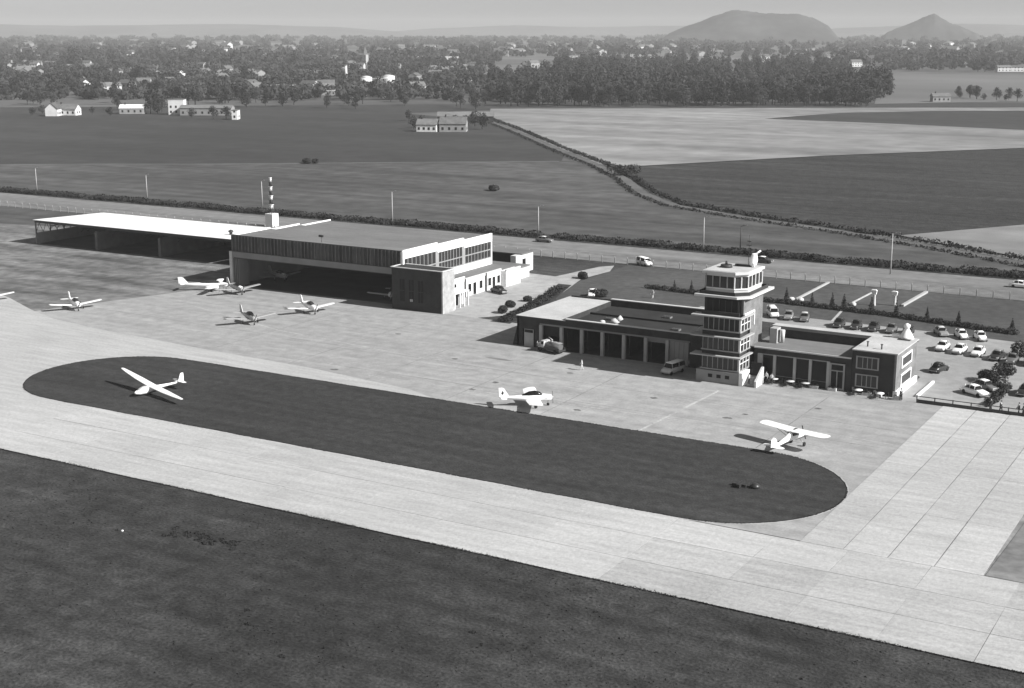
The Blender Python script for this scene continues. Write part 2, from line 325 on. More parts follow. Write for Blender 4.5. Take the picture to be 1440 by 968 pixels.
# ================================================================== CONTROL TOWER
tw = thing('control_tower', 'tall brick control tower with glazed cab and white floor slabs', 'control tower', (-72, 187, 0))
def P(name, m, *boxes, parent=None, label=None):
    first = None
    for bx in boxes:          # each box is a piece of its own
        o = MB().box(*bx).build(name, M[m], parent, label=label)
        first = first or o
    return first
P('brick_shaft', 'brick', (-75, -69.35, 183.4, 191, 0, 12.35), parent=tw)
P('side_wall', 'brickp', (-69.36, -69.0, 186.2, 191.1, 0, 12.34), (-69.36, -69.0, 183.3, 186.2, 10.0, 12.33), parent=tw, label='brick side wall toned pale for the sun on it')
P('plinth', 'greyw', (-75.4, -68.9, 181.9, 183.6, 0, 1.75), parent=tw)
for x in (-73.2, -71.9, -70.6): P('cellar_window', 'glass', (x - .32, x + .32, 181.86, 181.95, .75, 1.25), parent=tw)
for k, (zs, z0, z1) in enumerate(((4.0, 2.05, 3.6), (6.8, 4.85, 6.4), (9.75, 7.75, 9.2))):
    MB().box(-76.2, -68.5, 181.3, 183.38, zs - .06, zs + .12).box(-69.0, -68.45, 183.38, 186.6, zs - .06, zs + .12).build('floor_slab', M['pole'], tw)
    P('window_sill', 'frame', (-74.8, -68.85, 182.0, 183.39, z0 - .16, z0), (-69.0, -68.85, 183.39, 186.2, z0 - .16, z0), parent=tw)
    P('spandrel', 'brick', (-74.7, -68.95, 182.15, 183.38, zs + .13, (4.69, 7.59, 9.88)[k]), parent=tw)
    gl = P('window_band', 'winglass', (-74.6, -69.02, 182.25, 183.37, z0, zs - .12), parent=tw)
    mu = MB()
    for i in range(8): x = -74.6 + i * .79; mu.box(x - .04, x + .04, 182.18, 182.3, z0, zs - .12)
    mu.build('mullion', M['frame'], gl)
    P('corner_post', 'stone', (-69.15, -68.88, 182.1, 182.4, z0, zs - .12), parent=tw)
    sw = P('side_window', 'winglass', (-69.2, -68.98, 182.6, 186.0, z0 + .02, zs - .13), parent=tw)
    f = MB()
    for y in (183.6, 184.8, 185.95): f.box(-69.1, -68.9, y - .06, y + .06, z0, zs - .12)
    f.box(-69.1, -68.9, 182.4, 186.1, (z0 + zs) / 2 - .04, (z0 + zs) / 2 + .04).build('window_frame', M['white'], sw)
P('white_window_surround', 'white', (-69.0, -68.8, 183.5, 187.4, 9.93, 10.15), (-69.0, -68.8, 187.2, 187.42, 8.0, 9.93), parent=tw)
# recessed gallery storey
P('gallery_glazing', 'glass', (-74.4, -69.5, 182.8, 183.39, 10.2, 12.0), parent=tw)
P('gallery_parapet', 'brick', (-75.0, -69.2, 182.3, 182.5, 9.88, 10.4), parent=tw)
mu = MB()
for i in range(6): x = -74.4 + i * .95; mu.box(x - .04, x + .04, 182.72, 182.82, 10.2, 12.0)
mu.build('gallery_mullion', M['dark'], tw)
cham = lambda x0, x1, y0, y1, c: [(x0, y0), (x1 - c, y0), (x1, y0 + c), (x1, y1), (x0, y1)]
MB().prism(cham(-76.2, -68.1, 182.3, 193.2, 1.6), 12.36, 12.68).build('balcony_slab', M['stone'], tw)
b = MB()
def rail_poly(b, pts, z0, z1, t=.12, closed=True):
    n = len(pts)
    for i in range(n if closed else n - 1):
        p = Vector(pts[i]); q = Vector(pts[(i + 1) % n]); d = (q - p).normalized(); nn = Vector((-d.y, d.x)) * t
        b.prism([p, q, q + nn, p + nn], z0, z1)
rail_poly(b, cham(-75.6, -68.6, 182.8, 192.0, 1.6), 12.69, 13.2); b.build('balcony_parapet', M['brick'], tw)
cab = cham(-75.0, -69.1, 183.5, 190.6, 1.5)
MB().prism([(x * 1.0, y) for x, y in cham(-74.9, -69.2, 183.6, 190.5, 1.45)], 12.7, 15.66).build('cab_glazing', M['winglass'], tw)
b = MB(); rail_poly(b, cab, 12.69, 13.45, .14); rail_poly(b, cab, 15.3, 15.66, .12); b.build('cab_wall', M['stone'], tw)
b = MB(); rail_poly(b, cham(-75.1, -69.0, 183.4, 190.7, 1.55), 13.46, 13.62, .2); b.build('cab_sill', M['white'], tw)
pts = cab
for i in range(5):
    p = Vector(pts[i]); q = Vector(pts[(i + 1) % 5]); n_ = max(1, round((q - p).length / 1.25))
    for k in range(n_):
        c = p.lerp(q, k / n_); P('cab_mullion', 'white' if (c.x > -71.5) else 'frame', (c.x - .07, c.x + .07, c.y - .07, c.y + .07, 13.62, 15.3), parent=tw)  # right-hand mullions whiter as if sunlit, the others greyed
MB().prism(cham(-75.4, -68.8, 183.1, 190.8, 1.55), 15.67, 16.02).build('cab_roof', M['stone'], tw)
MB().prism(cham(-75.2, -69.0, 183.3, 190.6, 1.5), 16.02, 16.08).build('roof_felt', M['rooflight'], tw)
b = MB().tube((-73.2, 186.8, 16.08), (-73.2, 186.8, 16.5), .9, .8, 12).tube((-73.2, 186.8, 16.5), (-73.2, 186.8, 17.0), .22, .15, 8).box(-72.6, -70.2, 188.6, 189.1, 16.08, 16.35)
b.build('roof_hatch', M['dark'], tw)
b = MB(); b.tube((-71.2, 190.4, 16.08), (-71.2, 190.4, 20.5), .05, .03, 6).box(-71.6, -70.8, 190.36, 190.44, 18.9, 19.0); b.box(-71.5, -70.9, 190.36, 190.44, 19.5, 19.6).build('aerial_mast', M['dark'], tw)
# curved white antenna on the cab roof
t = thing('radar_antenna', 'curved white reflector antenna standing on the right edge of the tower cab roof', 'antenna', (-69.7, 188.6, 16.08), R(-50))
V = []; 
rr = []
for k in range(9):
    a = -0.25 + k * .16; z = .25 + k * .23; x = -.25 * math.cos(k / 8 * 1.9) ; hw = .62 * (1 - .35 * abs(k - 3.2) / 4)
    rr.append([(x, -hw, z), (x + .10, -hw, z), (x + .18, 0, z), (x + .10, hw, z), (x, hw, z), (x + .08, 0, z)])
MB().loft(rr, True).build('reflector', M['white'], t, world=False)
MB().tube((0, 0, 0), (0, 0, .6), .16, .12, 8).build('pedestal', M['white'], t, world=False)
MB().tube((0, .1, 1.9), (.1, .95, 2.45), .14, .12, 8).build('feed_horn', M['white'], t, world=False)
# entrance stair
st = thing('entrance_stair', 'stone stair with sloping white parapet at the right foot of the control tower', 'stair', (-67.5, 183, 0))
MB().prism([(0, 0)] * 0 or [(-68.8, 181.8), (-68.3, 181.8), (-68.3, 184.9), (-68.8, 184.9)], 0, 1.9).build('door_wall', M['white'], st)
for i in range(6): P('step', 'greyw', (-68.2, -66.5, 182.2 + i * .34, 184.9, .0 + .0, .17 * (i + 1)), parent=st)
b = MB(); b.add([(-66.5, 181.9, 0), (-66.5, 184.9, 0), (-66.5, 184.9, 2.5), (-66.5, 184.5, 2.5), (-66.5, 181.9, .9), (-66.2, 181.9, 0), (-66.2, 184.9, 0), (-66.2, 184.9, 2.5), (-66.2, 184.5, 2.5), (-66.2, 181.9, .9)],
  [(0, 1, 2, 3, 4), (9, 8, 7, 6, 5), (0, 4, 9, 5), (4, 3, 8, 9), (3, 2, 7, 8), (2, 1, 6, 7), (1, 0, 5, 6)]).build('sloping_parapet', M['stone'], st)
P('doorway', 'black', (-68.15, -66.55, 184.92, 185.0, 1.0, 3.0), parent=st)
# ================================================================== GARAGE WING
gr = thing('garage_wing', 'long low dark brick garage wing with a row of open bays left of the tower', 'garage', (-93, 197, 0))
P('side_wall', 'brick', (-109.2, -108.85, 188.5, 206.8, 0, 4.9), parent=gr)
P('rear_wall', 'brick', (-108.85, -75.1, 206.45, 206.8, 0, 5.2), parent=gr)
P('front_parapet', 'brick', (-109.2, -100.4, 188.5, 188.8, 4.05, 4.9), (-100.4, -76.3, 188.5, 188.8, 4.02, 5.15), parent=gr)
P('front_wall', 'brick', (-109.2, -108.2, 188.5, 188.8, 0, 4.05), (-108.2, -106.0, 188.5, 188.8, 2.9, 4.05), (-106.0, -104.9, 188.5, 188.8, 0, 4.05), (-79.3, -75.1, 188.5, 188.8, 0, 4.02), parent=gr)
P('lintel', 'beam', (-105.0, -79.2, 188.42, 188.85, 3.8, 4.05), parent=gr)
P('coping', 'stone', (-109.35, -100.4, 188.35, 188.62, 4.9, 4.98), (-100.4, -76.3, 188.35, 188.9, 5.15, 5.27), parent=gr)
P('rear_coping', 'stone', (-101.3, -75.1, 206.3, 207.0, 5.2, 5.34), parent=gr)
P('left_roof', 'rooflight', (-109.35, -101.3, 188.63, 207.0, 4.82, 4.97), parent=gr, label='pale gravel roof at the left end')
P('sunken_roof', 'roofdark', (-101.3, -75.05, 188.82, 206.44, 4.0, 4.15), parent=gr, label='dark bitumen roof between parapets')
P('roof_step', 'roofdark', (-101.5, -75.06, 198.5, 199.1, 4.15, 4.45), parent=gr)
P('roof_upstand', 'brick', (-101.32, -101.2, 188.82, 206.4, 4.15, 4.96), parent=gr)
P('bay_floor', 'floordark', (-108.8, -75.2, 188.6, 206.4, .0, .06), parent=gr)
for x in (-104.8, -101.1, -97.5, -93.9, -90.2, -86.5, -82.9): P('pillar', 'pole', (x - .25, x + .25, 188.3, 188.8, 0, 3.8), parent=gr)
for i, x in enumerate((-101.1, -97.5, -93.9, -90.2, -86.5, -82.9)): P('bay_partition', 'brick', (x - .1, x + .1, 190.5, 206.4, .06, 3.95), parent=gr)
P('side_door', 'pole', (-107.9, -106.2, 188.55, 188.65, 0, 2.85), parent=gr); P('door_transom', 'glass', (-107.8, -106.3, 188.5, 188.56, 2.3, 2.75), parent=gr)
gd = P('garage_door', 'greyw', (-82.6, -79.5, 188.7, 188.8, 0, 3.8), parent=gr, label='closed grey garage door')
for i in range(4): P('door_panel', 'greyw', (-82.5 + i * .76, -81.8 + i * .76, 188.64, 188.71, .1, 3.7), parent=gd)
P('raised_door', 'beam', (-86.2, -83.2, 188.7, 188.8, 3.2, 3.8), parent=gr)
P('dark_door', 'brick', (-104.5, -101.4, 189.3, 189.4, 2.0, 3.8), parent=gr)
t = thing('roof_ventilator', 'pale twin cowl ventilator on the front edge of the garage roof', 'ventilator', (-92.6, 190.2, 4.15))
MB().lathe((0, 0, 0), [(.4, 0), (.4, .9), (.75, 1.1), (.6, 1.5), (.1, 1.7)], 14).build('cowl', M['stone'], t, world=False)
MB().lathe((-2.2, 0, 0), [(.3, 0), (.3, .7), (.5, .8), (.4, 1.1), (.05, 1.2)], 12).build('small_cowl', M['stone'], t, world=False)
MB().tube((.3, 0, 1.3), (1.0, .3, 1.9), .3, .4, 10).build('cowl_mouth', M['stone'], t, world=False)
t = thing('roof_tank', 'round pale water tank on the garage roof beside the tower', 'tank', (-78, 190.4, 4.15))
MB().lathe((0, 0, 0), [(.8, 0), (.85, .1), (.85, 1.5), (.5, 1.9), (.05, 2.0)], 16).build('tank_shell', M['pole'], t, world=False)
MB().box(-1.2, 1.2, -.9, .9, 0, .12).build('tank_base', M['greyw'], t, world=False)
# ================================================================== LOUNGE WING
lw = thing('lounge_wing', 'low glazed terminal wing with roof terrace and two-storey right end block', 'terminal building', (-58, 191, 0))
P('front_wall', 'brick', (-68.3, -54.0, 186.5, 186.8, 4.05, 4.95), (-68.3, -67.8, 186.5, 186.8, 0, 4.05), (-54.8, -54.0, 186.5, 186.8, 0, 4.05), (-66.4, -57.3, 186.52, 186.8, 0, .95), parent=lw)
P('terrace_floor', 'roofgrey', (-69, -54.0, 186.8, 194.3, 4.7, 4.94), (-69, -54.0, 186.4, 186.8, 4.951, 4.955), parent=lw)
P('terrace_kerb', 'stone', (-68.3, -54.05, 186.3, 186.49, 4.8, 5.0), parent=lw)
P('rear_block', 'brick', (-69.0, -54.0, 194.3, 197.6, 0, 6.1), parent=lw)
P('rear_roof', 'rooflight', (-69.2, -54.02, 196.0, 197.8, 6.1, 6.25), parent=lw)
P('painted_shade_strip', 'roofdark', (-69.0, -54.02, 194.2, 195.99, 6.1, 6.2), parent=lw)  # dark strip on the rear roof standing in for shade, no canopy here
for x in (-67.3, -65.2, -62.2, -59.9, -57.3): P('pillar', 'pole', (x - (.45 if x == -67.3 else .2), x + (.25 if x == -67.3 else .2), 186.35, 186.6, 0, 4.05), parent=lw)
for x0, x1, z0 in ((-67.0, -65.4, .9), (-65.0, -62.4, .95), (-62.0, -60.1, .95), (-59.7, -57.5, .95)):
    gl = P('window', 'glass', (x0, x1, 186.62, 186.7, z0, 3.9), parent=lw)
    P('window_frame', 'frame', (x0, x1, 186.56, 186.61, 3.88, 4.04), (x0, x1, 186.56, 186.61, z0 - .06, z0 + .05), parent=gl)
dr = P('glass_door', 'glass', (-57.1, -54.9, 186.6, 186.7, .2, 3.9), parent=lw)
P('door_frame', 'frame', (-57.1, -56.85, 186.4, 186.59, .1, 3.9), (-55.15, -54.9, 186.4, 186.59, .1, 3.9), (-56.85, -55.15, 186.41, 186.59, 3.7, 3.9), (-56.85, -55.15, 186.41, 186.59, 2.75, 2.9), (-56.06, -55.94, 186.42, 186.59, .2, 2.75), (-56.85, -55.15, 186.42, 186.59, .1, .35), parent=dr)
P('end_block', 'brick', (-53.98, -48.1, 186.6, 197.4, 0, 6.1), parent=lw)
P('end_wall', 'brickp', (-48.1, -47.8, 186.62, 197.38, 0.9, 6.08), parent=lw, label='brick end wall toned pale for the sun on it')
P('white_plinth', 'white', (-48.1, -47.5, 186.62, 197.38, 0, .9), parent=lw)
P('end_roof', 'rooflight', (-54.0, -47.6, 186.35, 197.6, 6.1, 6.26), parent=lw)
P('roof_opening', 'black', (-50.2, -48.4, 195.3, 196.6, 6.262, 6.3), parent=lw)
for (z0, z1) in ((3.7, 5.2), (1.1, 2.65)):
    a = P('window', 'winglass', (-53.2, -50.4, 186.52, 186.62, z0, z1), parent=lw)
    P('window_frame', 'frame', (-53.4, -53.2, 186.45, 186.6, z0 - .15, z1 + .15), (-50.4, -50.2, 186.45, 186.6, z0 - .15, z1 + .15), (-53.2, -50.4, 186.45, 186.6, z1, z1 + .15), (-53.2, -50.4, 186.45, 186.6, z0 - .15, z0), (-51.85, -51.75, 186.46, 186.6, z0, z1), (-52.5, -52.42, 186.46, 186.6, z0, z1), (-51.2, -51.12, 186.46, 186.6, z0, z1), parent=a)
    a = P('window', 'winglass', (-47.86, -47.75, 189.4, 194.2, z0 + .1, z1 - .15), parent=lw)
    P('window_frame', 'white', (-47.82, -47.68, 189.1, 189.4, z0 - .1, z1 + .1), (-47.82, -47.68, 194.2, 194.5, z0 - .1, z1 + .1), (-47.82, -47.68, 189.4, 194.2, z1 - .15, z1 + .1), (-47.82, -47.68, 189.4, 194.2, z0 - .1, z0 + .1), parent=a)
t = thing('stair_head', 'small white rendered stair head with a door on the roof terrace beside the tower', 'stair head', (-66.6, 190.6, 4.95))
MB().box(-.7, .4, -.8, .8, 0, 2.2).build('wall', M['pole'], t, world=False); MB().box(.42, .46, -.4, .4, .1, 1.9).build('door', M['dark'], t, world=False)
MB().tube((.9, .3, 0), (.9, .3, 1.9), .25, .35, 10).build('vent_pipe', M['stone'], t, world=False)
t = thing('roof_cowl', 'white cone-shaped ventilation cowl at the rear right corner of the terminal roof', 'ventilator', (-49.3, 197.0, 6.26))
MB().lathe((0, 0, 0), [(1.1, 0), (.95, .3), (.45, 1.2), (.3, 1.5), (.45, 1.6), (.45, 2.0), (.1, 2.2)], 14).build('cone', M['white'], t, world=False)
MB().box(-2.0, -.2, -.35, .35, 0, .5).build('duct', M['white'], t, world=False)
# garden furniture and planting in front of the lounge
for i, (x, y, l) in enumerate(((-64.9, 185.6, 'pale round garden table nearest the tower stair'), (-62.4, 185.4, 'pale round garden table second from the tower stair'), (-60.2, 185.5, 'pale round garden table in front of the wide lounge windows'), (-52.6, 185.5, 'white-topped garden table under the end block windows'), (-49.5, 185.2, 'white garden table at the right corner of the end block'))):
    t = thing('garden_table', l, 'table', (x, y, .03), 0, 'garden tables along the terminal front')
    MB().lathe((0, 0, 0), [(.02, .70), (.62, .70), (.62, .76), (.02, .76)], 16).build('table_top', M['stone' if i < 3 else 'white'], t, world=False)
    MB().tube((0, 0, 0), (0, 0, .7), .05, .05, 8).build('leg', M['dark'], t, world=False)
    for a, side in ((0.4, 'right'), (2.4, 'far left'), (4.4, 'near')):
        c = thing('garden_chair', 'dark chair, ' + side + ' side of the ' + {0: 'table nearest the stair', 1: 'second table from the stair', 2: 'third table from the stair', 3: 'table under the end block windows', 4: 'table at the end block corner'}[i], 'chair', (x + 1.0 * math.cos(a), y + .8 * math.sin(a), .03), a + math.pi, 'garden chairs along the terminal front')
        MB().box(-.22, .22, -.22, .22, .42, .47).build('seat', M['dark'], c, world=False)
        MB().box(-.24, -.20, -.22, .22, .47, .88).build('backrest', M['dark'], c, world=False)
        b = MB()
        for lx in (-.19, .19):
            for ly in (-.19, .19): MB().tube((lx, ly, 0), (lx, ly, .42), .02, .02, 5).build('leg', M['dark'], c, world=False)
random.seed(4)
for (x, y, z, l) in ((-96.5, 196, 4.15, 'small square roof light on the left half of the garage roof'), (-89, 202, 4.15, 'small square roof light near the rear parapet of the garage roof'), (-84, 194, 4.15, 'small square roof light on the garage roof nearer the tower')):
    t = thing('roof_light', l, 'roof light', (x, y, z), 0, 'roof lights on the garage roof'); MB().box(-.7, .7, -.5, .5, 0, .25).build('kerb', M['roofgrey'], t, world=False); MB().box(-.6, .6, -.4, .4, .25, .32).build('pane', M['winglass'], t, world=False)
for (x, y, l) in ((-52.6, 189.0, 'thin vent pipe at the front left of the end block roof'), (-50.4, 188.2, 'thin vent pipe at the front right of the end block roof')):
    t = tag(MB().tube((x, y, 6.26), (x, y, 6.9), .1, .1, 8).tube((x, y, 6.9), (x, y, 7.0), .18, .18, 8).build('vent_pipe', M['dark']), l, 'vent pipe')
# ================================================================== MAIN HANGAR
hg = thing('hangar', 'large hangar with dark corrugated front above a wide open doorway', 'hangar', (-164, 222, 0))
X0, X1, Y0, Y1 = -184.5, -143.5, 206., 237.6
segs = ((206, 217.6, 10.2), (217.6, 227, 9.85), (227, 237.6, 9.45))
b = MB()
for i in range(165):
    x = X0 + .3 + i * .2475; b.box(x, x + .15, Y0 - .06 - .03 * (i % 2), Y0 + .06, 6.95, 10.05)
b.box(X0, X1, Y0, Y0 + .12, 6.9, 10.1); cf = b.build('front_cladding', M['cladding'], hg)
rib = MB().box(-.07, .07, -.12, .0, 6.95, 10.05).build('cladding_rib', M['cladrib'], hg, world=False); rib.location = (X0 + .4 - hg.location.x, Y0 - .09 - hg.location.y, 0)
for i in range(1, 50): inst(rib, (X0 + .4 + i * .82 - hg.location.x, Y0 - .09 - hg.location.y, 0), hg)
P('front_coping', 'beam', (X0 - .05, X1, Y0 - .15, Y0 + .3, 10.1, 10.22), parent=hg)
P('door_lintel', 'beam', (X0, X1, Y0 - .35, Y0 + .1, 5.75, 6.88), parent=hg)
P('door_track', 'dark', (X0 + .6, X1, Y0 - .2, Y0 + .1, 5.6, 5.74), parent=hg)
P('end_pillar', 'stone', (X0 - .3, X0 + .35, Y0 - .4, Y0 + .6, 0, 6.88), parent=hg)
for i in range(4): P('folded_door_leaf', 'beam', (X0 + .5 + i * .45, X0 + .62 + i * .45, Y0 - .25, Y0 + 2.6, 0, 5.5), parent=hg)
P('left_wall', 'greyw', (X0 - .001, X0 + .3, Y0 + .6, Y1, 0, 9.2), parent=hg)
P('rear_wall', 'brick', (X0 + .3, X1 - .3, Y1 - .3, Y1, 0, 9.2), parent=hg)
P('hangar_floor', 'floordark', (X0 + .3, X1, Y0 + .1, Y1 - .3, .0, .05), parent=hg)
for (ya, yb, z) in segs:
    P('roof_section', 'roofgrey', (X0 + .3, X1 - .35, ya + (.3 if ya == 206 else .0), yb, z - .55, z - .3), parent=hg)
    P('right_fascia', 'white', (X1 - .35, X1 + .02, ya + .002, yb, z - 1.6, z), parent=hg)
    P('left_fascia', 'white', (X0 - .05, X0 + .3, ya + .3, yb, z - .9, z + .0), parent=hg)
P('front_right_post', 'white', (X1 - .3, X1 + .04, Y0 - .1, Y0 + .5, 6.2, 10.1), parent=hg)
P('rear_right_post', 'stone', (X1 - .3, X1 + .03, Y1 - .4, Y1 - .002, 2.9, 7.85), parent=hg)
for (ya, yb, z) in segs:
    gz = P('side_glazing', 'greyw', (X1 - .2, X1 - .1, ya + .5 if ya == 206 else ya, yb - (.4 if yb > 237 else 0), 4.55, z - 1.6), parent=hg)
    n_ = 8
    for i in range(n_):
        y = ya + .6 + (yb - ya - 1.0) * i / n_; wd = (yb - ya - 1.0) / n_ - .22
        for (za, zb) in ((4.75, 6.1), (6.35, z - 1.7)): P('pane', 'winglass', (X1 - .11, X1 - .05, y, y + wd, za, zb), parent=gz)
P('lower_white_band', 'white', (X1 - .25, X1 + .0, 214, Y1 - .003, 2.9, 4.5), parent=hg)
P('inner_column', 'beam', *[(x, x + .3, Y1 - .7, Y1 - .4, 0, 8.8) for x in (-178, -170, -162, -154, -147)], parent=hg)
b = MB()
for y in (212, 218, 224, 230, 236):
    b.box(X0 + .3, X1 - .35, y, y + .2, 8.2, 8.45); b.box(X0 + .3, X1 - .35, y, y + .2, 6.6, 6.8)
    for i in range(20):
        x = X0 + .5 + i * 2.0; b.tube((x, y + .1, 6.8), (x + 1.0, y + .1, 8.2), .05, .05, 4).tube((x + 1.0, y + .1, 8.2), (x + 2.0, y + .1, 6.8), .05, .05, 4)
b.build('roof_truss', M['dark'], hg)
b = MB().tube((-163, 207.2, 9.9), (-163, 207.2, 11.2), .04, .04, 6); b.box(-163.5, -162.5, 207.0, 207.3, 11.1, 11.5).build('floodlight', M['dark'], hg)
# corner block
cb = thing('corner_block', 'dark brick square block at the right front corner of the hangar', 'building', (-138.3, 204.5, 0))
P('walls', 'brick', (-143.9, -133.2, 203, 207.0, 0, 7.6), parent=cb)
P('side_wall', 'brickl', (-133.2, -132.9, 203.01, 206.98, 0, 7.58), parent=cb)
P('coping', 'stone', (-144.1, -132.75, 202.85, 203.2, 7.6, 7.74), (-133.2, -132.75, 203.2, 207.2, 7.6, 7.74), (-144.1, -133.2, 206.8, 207.2, 7.6, 7.74), (-144.1, -143.8, 203.2, 206.8, 7.6, 7.74), parent=cb)
P('flat_roof', 'roofdark', (-143.8, -133.2, 203.2, 206.8, 7.601, 7.64), parent=cb)
for x in (-141.6, -139.6, -137.6):
    a = P('tall_window', 'glass', (x - .5, x + .5, 202.94, 203.02, 1.6, 5.6), parent=cb)
    P('glazing_bar', 'dark', (x - .04, x + .04, 202.9, 202.94, 1.6, 5.6), (x - .5, x + .5, 202.905, 202.94, 3.5, 3.6), parent=a)
P('window_recess', 'stone', (-139.9, -139.3, 202.9, 202.94, 1.65, 2.1), parent=cb)
# annexe running back along the hangar's right side
an = thing('office_annexe', 'pale low office annexe along the right side of the hangar', 'building', (-138, 222, 0))
P('near_office', 'stone', (-143.5, -134.9, 207.2, 213.4, 0, 4.9), parent=an)
P('near_roof', 'roofgrey', (-143.5, -135.05, 207.2, 213.3, 4.9, 5.0), parent=an)
P('near_parapet', 'white', (-135.05, -134.8, 207.2, 213.5, 4.9, 5.1), parent=an)
P('porch_slab', 'stone', (-134.9, -133.3, 207.4, 212.6, 2.7, 2.9), parent=an)
for y in (207.8, 209.5, 211.0, 212.3): P('porch_post', 'white', (-133.6, -133.4, y, y + .2, 0, 2.7), parent=an)
P('round_window', 'glass', (-134.91, -134.86, 208.6, 210.6, 3.5, 4.1), parent=an)
for y in (208.2, 210.2): P('door', 'glass', (-134.92, -134.86, y, y + 1.1, .1, 2.3), parent=an)
P('wall', 'stone', (-143.5, -138, 213.4, 231.8, 0, 3.1), parent=an)
P('flat_roof', 'roofgrey', (-143.49, -138.2, 213.5, 237.4, 3.1, 3.2), parent=an)
P('parapet', 'stone', (-138.2, -137.85, 213.5, 231.8, 3.1, 3.62), parent=an)
P('end_wall', 'white', (-143.3, -136.8, 231.8, 237.4, 0, 3.1), parent=an, label='bright white far end of the annexe')
P('end_parapet', 'stone', (-137.0, -136.7, 231.8, 237.4, 3.1, 3.4), parent=an)
for i, y in enumerate((214.4, 216.2, 219.5, 221.3, 223.6, 226.8, 228.4, 230.2)):
    a = P('window', 'glass', (-138.03, -137.94, y, y + 1.1, .9 if i % 3 else .1, 2.4), parent=an)
    P('window_frame', 'white', (-137.97, -137.88, y - .14, y, .8 if i % 3 else .1, 2.5), (-137.97, -137.88, y + 1.1, y + 1.24, .8 if i % 3 else .1, 2.5), (-137.97, -137.88, y, y + 1.1, 2.4, 2.55), parent=a)
for y in (218.2, 225.8): P('downpipe', 'dark', (-137.9, -137.7, y, y + .22, 0, 3.6), parent=an)
# rear outbuilding behind the annexe
ob = thing('rear_outbuilding', 'low outbuilding with a dark open side and white end wall behind the hangar annexe', 'building', (-146, 248, 0))
c1 = Vector(G(748, 373)); c0 = Vector(G(728, 378))
P('back_wall', 'brick', (-156, -142.3, 251.5, 251.8, 0, 3.9), parent=ob)
P('roof', 'roofgrey', (-156.3, -141.8, 246.6, 252.1, 3.9, 4.1), parent=ob)
P('white_end_wall', 'stone', (-142.3, -142, 244.6, 251.8, 0, 3.9), parent=ob)
P('front_wing', 'stone', (-143.3, -142.31, 244.6, 246.6, 0, 3.9), parent=ob)
P('window', 'glass', (-142.05, -141.95, 247.3, 248.6, 1.6, 2.9), parent=ob)
P('low_roof', 'roofgrey', (-152, -138.5, 239.5, 244.5, 2.3, 2.5), parent=ob); P('low_wall', 'stone', (-151.9, -138.7, 239.6, 244.4, 0, 2.3), parent=ob)
# ================================================================== OPEN SHED
os_ = thing('open_shed', 'long open-fronted aircraft shed with a bright white sheet roof', 'shed', (-230, 234, 0))
n_ = 21; Wd = 62.5 / n_
for i in range(n_):
    x = -261.2 + i * Wd
    b = MB(); f = lambda x, y: 5.75 - (y - 223.6) * .036
    b.prism([(x, 223.4), (x + Wd - .03, 223.4), (x + Wd - .03, 245.3), (x, 245.3)], 4.9, f)
    for v in range(4): b.v[v + len(b.v) - 8] = (b.v[v + len(b.v) - 8][0], b.v[v + len(b.v) - 8][1], f(0, b.v[v + len(b.v) - 8][1]) - .08)
    b.build('roof_sheet', M['whiteroof'], os_)
P('rear_wall', 'brick', (-261, -198.8, 245.0, 245.2, 0, 4.85), parent=os_)
P('right_wall', 'greyw', (-199.0, -198.8, 224, 245.0, 0, 4.85), parent=os_)
P('roof_beam', 'dark', (-261, -198.9, 223.7, 224.0, 5.1, 5.5), parent=os_)
for x in (-241.2, -221.6):
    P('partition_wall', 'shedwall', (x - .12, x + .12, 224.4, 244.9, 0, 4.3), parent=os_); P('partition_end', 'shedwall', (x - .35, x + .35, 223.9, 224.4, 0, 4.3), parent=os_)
for x in (-261, -199.3): P('post', 'metal', (x - .12, x + .12, 223.8, 224.1, 0, 5.1), parent=os_)
P('shed_floor', 'floordark', (-260.8, -199.1, 224.6, 244.9, -.05, .03), parent=os_)  # dark sheet added to blacken the inside of the shed
P('low_side_wall', 'greyw', (-261.1, -260.9, 224.1, 244.9, 0, 2.6), parent=os_)
b = MB()
for i in range(10):
    y = 224 + i * 2.1; b.tube((-261, y, 2.6), (-261, y + 1.05, 4.8), .06, .06, 4).tube((-261, y + 1.05, 4.8), (-261, y + 2.1, 2.6), .06, .06, 4)
for y in (224, 228.2, 232.4, 236.6, 240.8, 244.9): b.box(-261.1, -260.9, y, y + .15, 2.6, 5.0)
b.build('side_lattice', M['dark'], os_)
b = MB()
for x in (-256, -246, -236, -226, -216, -206):
    b.box(x, x + .15, 224.1, 245, 4.55, 4.7); 
    for i in range(10): y = 224 + i * 2.1; b.tube((x, y, 3.9), (x, y + 1.05, 4.6), .05, .05, 4).tube((x, y + 1.05, 4.6), (x, y + 2.1, 3.9), .05, .05, 4)
b.build('roof_truss', M['dark'], os_)
t = thing('roof_ventilator', 'small dark ventilator on the white shed roof next to the hangar', 'ventilator', (-205.5, 229.5, 5.5)); 
MB().lathe((0, 0, 0), [(.35, 0), (.35, .6), (.6, .7), (.5, 1.0), (.05, 1.2)], 12).build('cowl', M['dark'], t, world=False)
MB().box(-.5, .5, -.5, .5, -.05, .12).build('base_plate', M['metal'], t, world=False)
